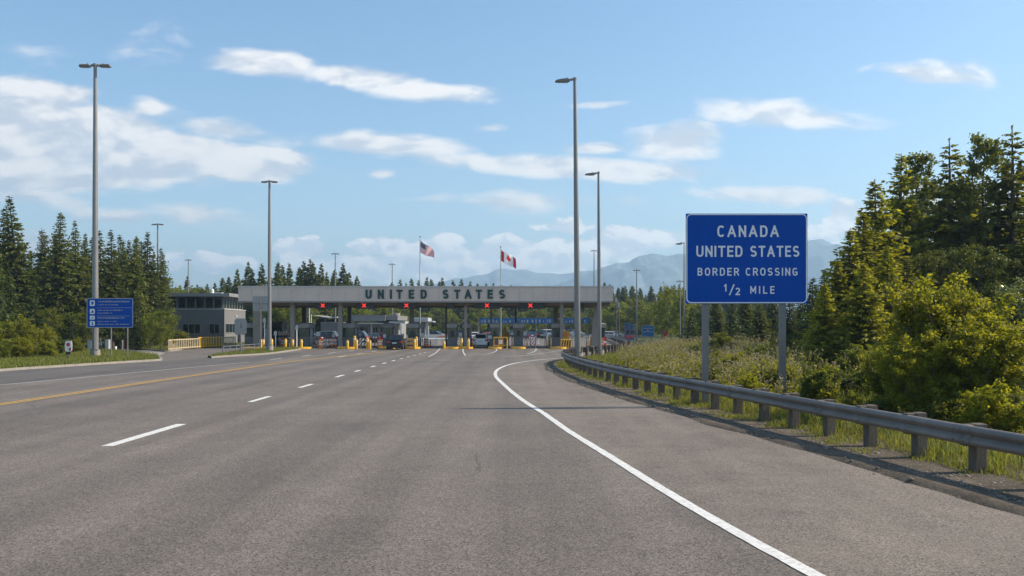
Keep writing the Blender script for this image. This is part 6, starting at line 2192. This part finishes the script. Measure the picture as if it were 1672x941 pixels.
flag('flag', 'stars and stripes flag drooping from the left flagpole', xf, zat(392, FY), 1.62, 1.72, 1.50, 0.72, us_col, [M_FR, M_FW, M_FB], 80, 65, 0.3, 'flags above the canopy')
flag('flag', 'red and white maple leaf flag blowing from the right flagpole', xc, zat(407.5, FY), 1.5, 1.85, 1.25, 1.05, ca_col, [M_FR, M_FW], 72, 48, 1.4, 'flags above the canopy')


# ------------------------------------------------------------------ vehicles
def car(label, col, kind_='suv', name='parked_car', group=None):
    t_ = thing(name, label, 'car', (0, 0, 0), 0, group)
    if kind_ == 'suv':
        L_, Wd, belt, roof = 4.7, 1.9, 1.10, 1.74
        low = [(0.08, 0.36), (0.0, 0.50), (0.0, 0.80), (0.06, belt), (3.35, belt), (4.45, 0.98), (4.68, 0.75), (4.68, 0.40), (4.55, 0.30), (0.2, 0.30)]
        gh = ((0.05, 3.30), (0.48, 2.55))
    else:
        L_, Wd, belt, roof = 4.6, 1.82, 0.93, 1.45
        low = [(0.10, 0.32), (0.0, 0.45), (0.02, 0.86), (0.10, belt), (3.5, belt), (4.4, 0.78), (4.6, 0.60), (4.58, 0.32), (4.4, 0.24), (0.2, 0.24)]
        gh = ((0.45, 3.45), (1.15, 2.5))
    w = Wd / 2
    b = MB()
    n = len(low)
    # body sides tuck in below and towards the belt line
    rows = []
    for s_, sc in ((-1, 1), (1, 1)):
        pass
    ring = [(-w, 0), (w, 0)]
    b.prism(low, 'x', -w, w)
    b2 = []
    for (x, y, z) in b.v:
        k_ = 1.0 - 0.06 * max(0, (z - 0.75) / 0.4) - 0.05 * max(0, (0.6 - z) / 0.3)
        e_ = 1.0 - 0.10 * max(0, (y - (L_ - 0.9)) / 0.9) - 0.05 * max(0, (0.5 - y) / 0.5)
        b2.append((x * k_ * e_, y, z))
    b.v = b2
    body = b.build('body', M_CARP, t_, bevel=0.09)
    body.color = (*col, 1)
    (y0, y1), (ty0, ty1) = gh
    wb, wt = w * 0.92, w * 0.70
    zb, zt_ = belt - 0.01, roof - 0.06
    cab = MB().frustum((-wb, wb, y0, y1, zb), (-wt, wt, ty0, ty1, zt_))
    cab.frustum((-wt - 0.005, wt + 0.005, ty0 - 0.02, ty1 + 0.02, zt_ - 0.02), (-wt * 0.9, wt * 0.9, ty0 + 0.18, ty1 - 0.2, roof))
    cb = cab.build('cabin', M_CARP, t_, bevel=0.035)
    cb.color = (*col, 1)

    def pane(q, name_, m_=M_GLASS):
        q = [Vector(p) for p in q]
        c = sum(q, Vector()) / 4
        nrm = (q[1] - q[0]).cross(q[2] - q[0]).normalized()
        if nrm.dot(c - Vector((0, (y0 + y1) / 2, (zb + zt_) / 2))) < 0:
            nrm = -nrm
        mb = MB()
        mb.add([p + nrm * 0.008 for p in q] + [p - nrm * 0.02 for p in q], [(0, 1, 2, 3), (7, 6, 5, 4), (0, 4, 5, 1), (1, 5, 6, 2), (2, 6, 7, 3), (3, 7, 4, 0)])
        mb.build(name_, m_, t_)

    def face(bl, br, tr_, tl, i0=0.07, i1=0.93, j0=0.10, j1=0.90):
        bl, br, tr_, tl = map(Vector, (bl, br, tr_, tl))
        P = lambda i, j: (bl.lerp(br, i)).lerp(tl.lerp(tr_, i), j)
        return [P(i0, j0), P(i1, j0), P(i1, j1), P(i0, j1)]
    pane(face((-wb, y0, zb), (wb, y0, zb), (wt, ty0, zt_), (-wt, ty0, zt_)), 'rear_window')
    pane(face((-wb, y1, zb), (wb, y1, zb), (wt, ty1, zt_), (-wt, ty1, zt_), j0=0.05), 'windscreen')
    for s_ in (-1, 1):
        pane(face((s_ * wb, y0, zb), (s_ * wb, y1, zb), (s_ * wt, ty1, zt_), (s_ * wt, ty0, zt_), 0.10, 0.47), 'side_window')
        pane(face((s_ * wb, y0, zb), (s_ * wb, y1, zb), (s_ * wt, ty1, zt_), (s_ * wt, ty0, zt_), 0.50, 0.88), 'side_window')
        tl_ = MB().box(min(s_ * w * 0.58, s_ * w * 0.93), max(s_ * w * 0.58, s_ * w * 0.93), -0.035, 0.10, belt - 0.30, belt - 0.10)
        tl_.build('tail_light', M_TAIL, t_, bevel=0.02)
        MB().box(min(s_ * w * 0.5, s_ * w * 0.84), max(s_ * w * 0.5, s_ * w * 0.84), L_ - 0.16, L_ - 0.015, 0.66, 0.80).build('head_light', M_HEAD, t_, bevel=0.02)
        MB().box(min(s_ * wb, s_ * (wb + 0.2)), max(s_ * wb, s_ * (wb + 0.2)), y1 - 0.55, y1 - 0.42, zb + 0.02, zb + 0.18).build('mirror', M_CARP, t_, bevel=0.03).color = (*col, 1)
        for yy_ in (0.85, L_ - 0.95):
            r_ = 0.35 if kind_ == 'suv' else 0.32
            wh = MB().tube([(s_ * (w - 0.22), yy_, r_), (s_ * (w - 0.20), yy_, r_), (s_ * (w - 0.01), yy_, r_), (s_ * (w + 0.012), yy_, r_)], [r_ * 0.9, r_, r_, r_ * 0.9], 18).build('wheel', M_TYRE, t_, smooth=True)
            MB().tube([(s_ * (w + 0.0125), yy_, r_), (s_ * (w + 0.02), yy_, r_)], [r_ * 0.66, r_ * 0.6], 12).build('rim', M_RIM, wh)
    MB().box(-w * 0.88, w * 0.88, -0.07, 0.08, 0.34, 0.58).build('bumper', M_BLACK if sum(col) < 0.2 else M_CARP, t_, bevel=0.04).color = (*col, 1)
    MB().box(-0.26, 0.26, -0.045 if kind_ == 'suv' else -0.03, -0.001, 0.72, 0.85).build('number_plate', M_PLATE, t_)
    MB().box(-w * 0.75, w * 0.75, -0.03, 0.25, 0.2, 0.335).build('undertray', M_BLACK, t_)
    return t_


suvb = car('black car driving towards the booths with red tail lights', (0.012, 0.013, 0.016), 'suv', 'black_car')
place(suvb, (xat(645.0, 87.5), 87.0, 0.004), 0.03, 0.88)
suvw = copy_tree(suvb)
suvw.name = 'white_car'


def recolour(o, col):
    for c in o.children:
        if c.type == 'MESH' and c.data.materials and c.data.materials[0] is M_CARP:
            c.color = (*col, 1)
        if c.name.startswith('bumper') and sum(col) > 0.3:
            c.data = c.data.copy()
            c.data.materials[0] = M_CARP
            c.color = (*col, 1)


recolour(suvw, (0.86, 0.86, 0.86))
place(suvw, (xat(785, 97), 96.0, 0.004), -0.02, 0.9, 'white car waiting in the lane below the end of STATES')
sed = car('dark parked saloon far behind the lone central booth', (0.03, 0.03, 0.04), 'sedan', 'parked_car', 'cars in the yard behind the booths')
place(sed, (xat(723, 172), 172, 0.004), 1.2)
CARS = [(suvw, 884.5, 158, 0.15, (0.02, 0.024, 0.03), 'dark car behind the lanes left of the right-hand pale column'), (sed, 869, 152, 0.3, (0.02, 0.03, 0.09), 'navy car half hidden by the striped barricade'), (sed, 797, 128, 0.1, (0.30, 0.02, 0.025), 'dark red car just right of the white car'),
        (sed, 776, 140, 0.2, (0.5, 0.5, 0.52), 'silver car left of the white car'), (suvw, 768, 160, 1.4, (0.03, 0.03, 0.035), 'dark car seen past the slim pale column'), (sed, 708, 182, 1.5, (0.72, 0.72, 0.72), 'white car far left of the lone central booth'),
        (sed, 822, 185, 1.5, (0.6, 0.6, 0.6), 'pale far car behind the yellow board'), (sed, 836, 178, 0.2, (0.05, 0.05, 0.06), 'dark far car left of the broad-roofed booth'), (suvw, 905, 176, 1.5, (0.7, 0.7, 0.7), 'white far car behind the right-hand pale column'), (sed, 932, 190, 1.4, (0.4, 0.41, 0.43), 'grey far car right of the right-hand pale column'),
        (suvw, 944, 205, 1.5, (0.1, 0.12, 0.2), 'dark blue far car by the tall single-headed lamp pole'), (sed, 955, 195, 1.5, (0.66, 0.66, 0.66), 'white far car between the two single-headed lamp poles'), (sed, 1002, 165, 1.5, (0.62, 0.62, 0.62), 'white far car right of the canopy end'), (suvw, 552, 122, 1.5, (0.10, 0.11, 0.12), 'dark grey car behind the low pale barrier'),
        (sed, 526, 120, 1.5, (0.05, 0.06, 0.07), 'dark car parked behind the pale barrier at the left lanes'), (sed, 612, 122, 0.3, (0.05, 0.055, 0.07), 'dark saloon left of the set-back dark booth'), (suvw, 600, 118, 1.5, (0.06, 0.06, 0.075), 'dark car behind the striped barricade below the first U'), (sed, 650, 128, 1.5, (0.25, 0.03, 0.03), 'dark red car behind the black car'),
        (suvw, 492, 104, 0.0, (0.02, 0.02, 0.022), 'black car waiting beside the second booth'), (sed, 1010, 158, 1.45, (0.5, 0.5, 0.52), 'silver far car by the thin dark poles'), (sed, 1019, 172, 1.5, (0.7, 0.7, 0.68), 'white far car left of the small blue sign')]
for src, px, Y, rz, col, lb in CARS:
    o = copy_tree(src)
    o.name = 'parked_car'
    place(o, (xat(px, Y), Y, 0.004), rz, 1.0, lb, 'cars in the yard behind the booths')
    recolour(o, col)
    if sum(col) < 0.3:
        pass

# ------------------------------------------------------------------ buildings behind the canopy
ih = thing('inspection_hall', 'low grey inspection hall with a deep flat roof edge behind the left lanes', 'building', (xat(604, 138), 138, 0))
pp = 138 / F
MB().box(-26 * pp, 44 * pp, 2, 12, 0, zat(527, 138)).build('wall', mat('hall_render', (0.24, 0.235, 0.23), 0.7, 0, 0.06), ih)
MB().box(-36 * pp, 24 * pp, 0.5, 14, zat(524.5, 138), zat(514.5, 138)).box(24.1 * pp, 44 * pp, 1.0, 14, zat(523, 138), zat(515, 138)).build('roof', M_WALL, ih)
MB().box(-34 * pp, 32 * pp, -1.5, 0.49, zat(529.5, 138), zat(527.5, 138)).box(32.1 * pp, 58 * pp, -0.5, 4, zat(528.5, 138), zat(525, 138)).build('porch_roof', M_CAB, ih)
for px in (-24, 4, 30, 52):
    MB().box((px - 0.9) * pp, (px + 0.9) * pp, -1.0, -0.8, 0, zat(529.6, 138)).build('porch_column', M_CAB, ih)
for a, b in ((-20, -6), (2, 10), (14, 22), (30, 40)):
    window(ih, a * pp, b * pp, 1.0, 2.3, 2, 'front', 2.0, 0.06)
MB().tube([(34 * pp, 6, zat(515, 138) + 0.001), (34 * pp, 6, zat(510.5, 138))], 0.75, 14).build('roof_tank', M_CONC, ih)
ga = MB().box(-36 * pp, -31 * pp, 0.48, 0.499, zat(523.5, 138), zat(515.5, 138))
ga.build('roof_sign', M_BLUE2, ih)
# long dark shed roof left of the hall
sh_ = thing('vehicle_shed', 'dark open vehicle shed left of the inspection hall', 'shed', (xat(530, 150), 150, 0))
pp = 150 / F
MB().prism([(-20 * pp, zat(516, 150)), (8 * pp, zat(520, 150)), (20 * pp, zat(519, 150)), (20 * pp, zat(517.5, 150)), (8 * pp, zat(518.6, 150)), (-20 * pp, zat(514.6, 150))], 'y', 0, 9).build('roof', M_FTRIM, sh_)
MB().box(-18 * pp, 17 * pp, 5, 8.5, 0, zat(521.5, 150)).build('back_wall', M_BLACK, sh_)
for x in (-17, 0, 16):
    MB().box((x - 0.5) * pp, (x + 0.5) * pp, 0.3, 0.5, 0, zat(521, 150)).build('post', M_COL, sh_)
tr = thing('box_trailer', 'pale box trailer parked behind the left lanes', 'trailer', (xat(538, 126), 126, 0))
MB().box(-1.3, 1.3, 0, 6, 0.7, 3.0).build('box', M_WALL, tr, bevel=0.03)
for x in (-1.0, 1.0):
    MB().tube([(x - 0.15, 1.2, 0.42), (x + 0.15, 1.2, 0.42)], 0.42, 14).tube([(x - 0.15, 4.6, 0.42), (x + 0.15, 4.6, 0.42)], 0.42, 14).build('wheel', M_TYRE, tr)
MB().box(-1.1, 1.1, 0.05, 5.9, 0.45, 0.69).build('chassis', M_BLACK, tr)
MB().box(-0.02, 0.02, -0.02, -0.001, 0.75, 2.95).box(-0.5, -0.42, -0.02, -0.001, 0.8, 2.9).box(0.42, 0.5, -0.02, -0.001, 0.8, 2.9).build('door_bars', M_GALV, tr)
pv_ = thing('pavilion', 'small grey pavilion with a round-cornered flat roof left of the lone central booth', 'building', (xat(683, 158), 158, 0))
pp = 158 / F
MB().box(-14 * pp, 16 * pp, 0.3, 7, zat(526, 158), zat(519, 158)).box(16.1 * pp, 24 * pp, 0.6, 6, zat(526.5, 158), zat(524.5, 158)).build('roof', M_CAB, pv_, bevel=0.1)
MB().box(-12 * pp, 9 * pp, 1.5, 6, 0, zat(526.01, 158)).build('wall', M_WALL, pv_)
for a in (-10, -2, 6):
    window(pv_, (a - 1) * pp, (a + 5) * pp if a < 6 else 8.6 * pp, 0.8, 2.4, 1, 'front', 1.5, 0.06)
MB().prism([(11 * pp, 0), (16 * pp, 0), (15 * pp, zat(526.02, 158)), (11 * pp, zat(526.02, 158))], 'y', 1.2, 2.2).build('pier', M_CAB, pv_)

# overhead blue sign gantry in the yard
GY = 196
gy = thing('sign_gantry', 'long overhead gantry carrying blue signs in the yard behind the lanes', 'gantry', (xat(885, GY), GY, 0))
pp = GY / F
gz = zat(520.5, GY)
MB().box(-104 * pp, 92 * pp, 0.2, 0.5, gz - 0.15, gz + 0.15).build('beam', M_GALV, gy)
for px in (-104, -10, 36, 92):
    MB().tube([(px * pp, 0.35, 0), (px * pp, 0.35, gz - 0.16)], 0.16, 8).build('post', M_GALV, gy)
r_ = random.Random(9)
for a, b in ((-102, -70), (-66, -38), (-37, 20), (36, 62), (66, 78)):
    o = MB().box(a * pp, b * pp, 0.05, 0.19, zat(528.5, GY), zat(519.5, GY)).build('sign_panel', M_BLUE2, gy)
    mk_ = MB()
    x = a + 3
    while x < b - 4:
        w_ = r_.uniform(1.0, 3.2)
        mk_.box(x * pp, (x + w_) * pp, 0.035, 0.0495, zat(527, GY), zat(522.5 + r_.uniform(-0.5, 2), GY))
        x += w_ + r_.uniform(1.5, 6)
    mk_.build('lettering', M_ALU, o)

# small blue sign and neighbours in the field on the right
BY = 104
bs = thing('small_blue_sign', 'small blue direction sign on two posts at the far end of the field', 'road sign', (xat(1058, BY), BY, 0.1))
pp = BY / F
a, b, c, d = -10.2 * pp, 10.2 * pp, zat(550, BY) - 0.1, zat(531.5, BY) - 0.1
MB().box(a, b, 0, 0.03, c, d).build('panel', M_BLUE2, bs)
br = MB()
stroke(br, [(a + 0.05, c + 0.05), (a + 0.05, d - 0.05), (b - 0.05, d - 0.05), (b - 0.05, c + 0.05), (a + 0.05, c + 0.05)], 0.045, lambda x, z, dd: (x, -dd, z), 0.003, 0, True)
r_ = random.Random(12)
for zz in (0.74, 0.44):
    x = a + 0.2
    while x < b - 0.25:
        w_ = r_.uniform(0.05, 0.14)
        zc = c + (d - c) * zz
        br.box(x, x + w_, -0.0035, -0.0005, zc - 0.06, zc + 0.06)
        x += w_ + 0.05
br.prism([(-0.12, c + (d - c) * 0.55), (0.16, c + (d - c) * 0.55), (0.10, c + (d - c) * 0.63), (-0.18, c + (d - c) * 0.63)], 'y', -0.004, -0.0006)
br.build('lettering', M_ALU, bs)
for x in (-0.5, 0.5):
    MB().tube([(x, 0.08, -0.2), (x, 0.08, d - 0.1)], 0.045, 8).build('post', M_GALV, bs)
for px, Y, h_, lb in ((1024, 138, 2.9, 'left one of two dark blue roadside machines near the rail end'), (1031.5, 140, 2.6, 'right one of two dark blue roadside machines near the rail end')):
    t_ = thing('ticket_machine', lb, 'machine', (xat(px, Y), Y, 0.02), 0.2)
    MB().box(-0.36, 0.36, -0.3, 0.3, 0.0, h_ - 0.2).build('body', mat('machine_blue', (0.04, 0.07, 0.16), 0.5), t_, bevel=0.03)
    MB().box(-0.25, 0.25, -0.312, -0.3005, 1.2, 1.7).build('screen', M_GLASS, t_)
    MB().box(-0.42, 0.42, -0.42, 0.34, h_ - 0.199, h_).build('hood', M_BLUE2, t_, bevel=0.03)
    MB().box(-0.25, 0.25, -0.32, -0.3005, 0.5, 0.9).build('coin_panel', M_RED, t_)
t_ = thing('marker_post', 'red marker post by the forest edge right of the small blue sign', 'marker post', (xat(1086, 112), 112, 0.2), 0)
MB().tube([(0, 0, -0.2), (0, 0, 1.75)], 0.10, 10).build('post', M_RED, t_, smooth=True)
MB().box(-0.2, 0.2, -0.13, -0.1005, 0.9, 1.5).build('plate', M_RED, t_)
for px, Y, yt, lb in ((1006, 128, 481, 'left one of two thin dark poles right of the canopy end'), (1010.5, 132, 489, 'right one of two thin dark poles right of the canopy end')):
    t_ = thing('utility_pole', lb, 'pole', (xat(px, Y), Y, 0), 0)
    h_ = zat(yt, Y)
    MB().tube([(0, 0, 0), (0, 0, h_)], [0.12, 0.07], 8).build('pole', M_COLD, t_, smooth=True)
    MB().box(-0.14, 0.14, -0.2, -0.08, h_ - 1.2, h_ - 0.5).build('box', M_CAB, t_)
    MB().tube([(-0.25, 0, h_ - 0.2), (0.25, 0, h_ - 0.2)], 0.03, 6).build('crossarm', M_COLD, t_)
t_ = thing('red_sign_post', 'red and white striped post at the right end under the canopy', 'post', (xat(988, 92), 92, 0), 0)
MB().box(-0.12, 0.12, -0.05, 0.05, 0.16, 1.3).build('post', M_RED, t_)
MB().box(-0.13, 0.13, -0.06, 0.06, 0.6, 0.8).build('band', M_WHITE, t_)
MB().box(-0.4, 0.4, -0.3, 0.4, 0, 0.159).build('base', M_YEL, t_)

# render settings
SC.view_settings.view_transform = 'Standard'
SC.view_settings.look = 'None'
SC.view_settings.gamma = 1
SC.view_settings.exposure = 0.56
SC.render.engine = 'CYCLES'
SC.cycles.use_denoising = True
SC.cycles.denoiser = 'OPENIMAGEDENOISE'
SC.cycles.max_bounces = 6
SC.cycles.diffuse_bounces = 3
SC.cycles.glossy_bounces = 3
SC.cycles.transmission_bounces = 3
SC.cycles.transparent_max_bounces = 6
SC.cycles.volume_bounces = 0
SC.cycles.use_adaptive_sampling = False
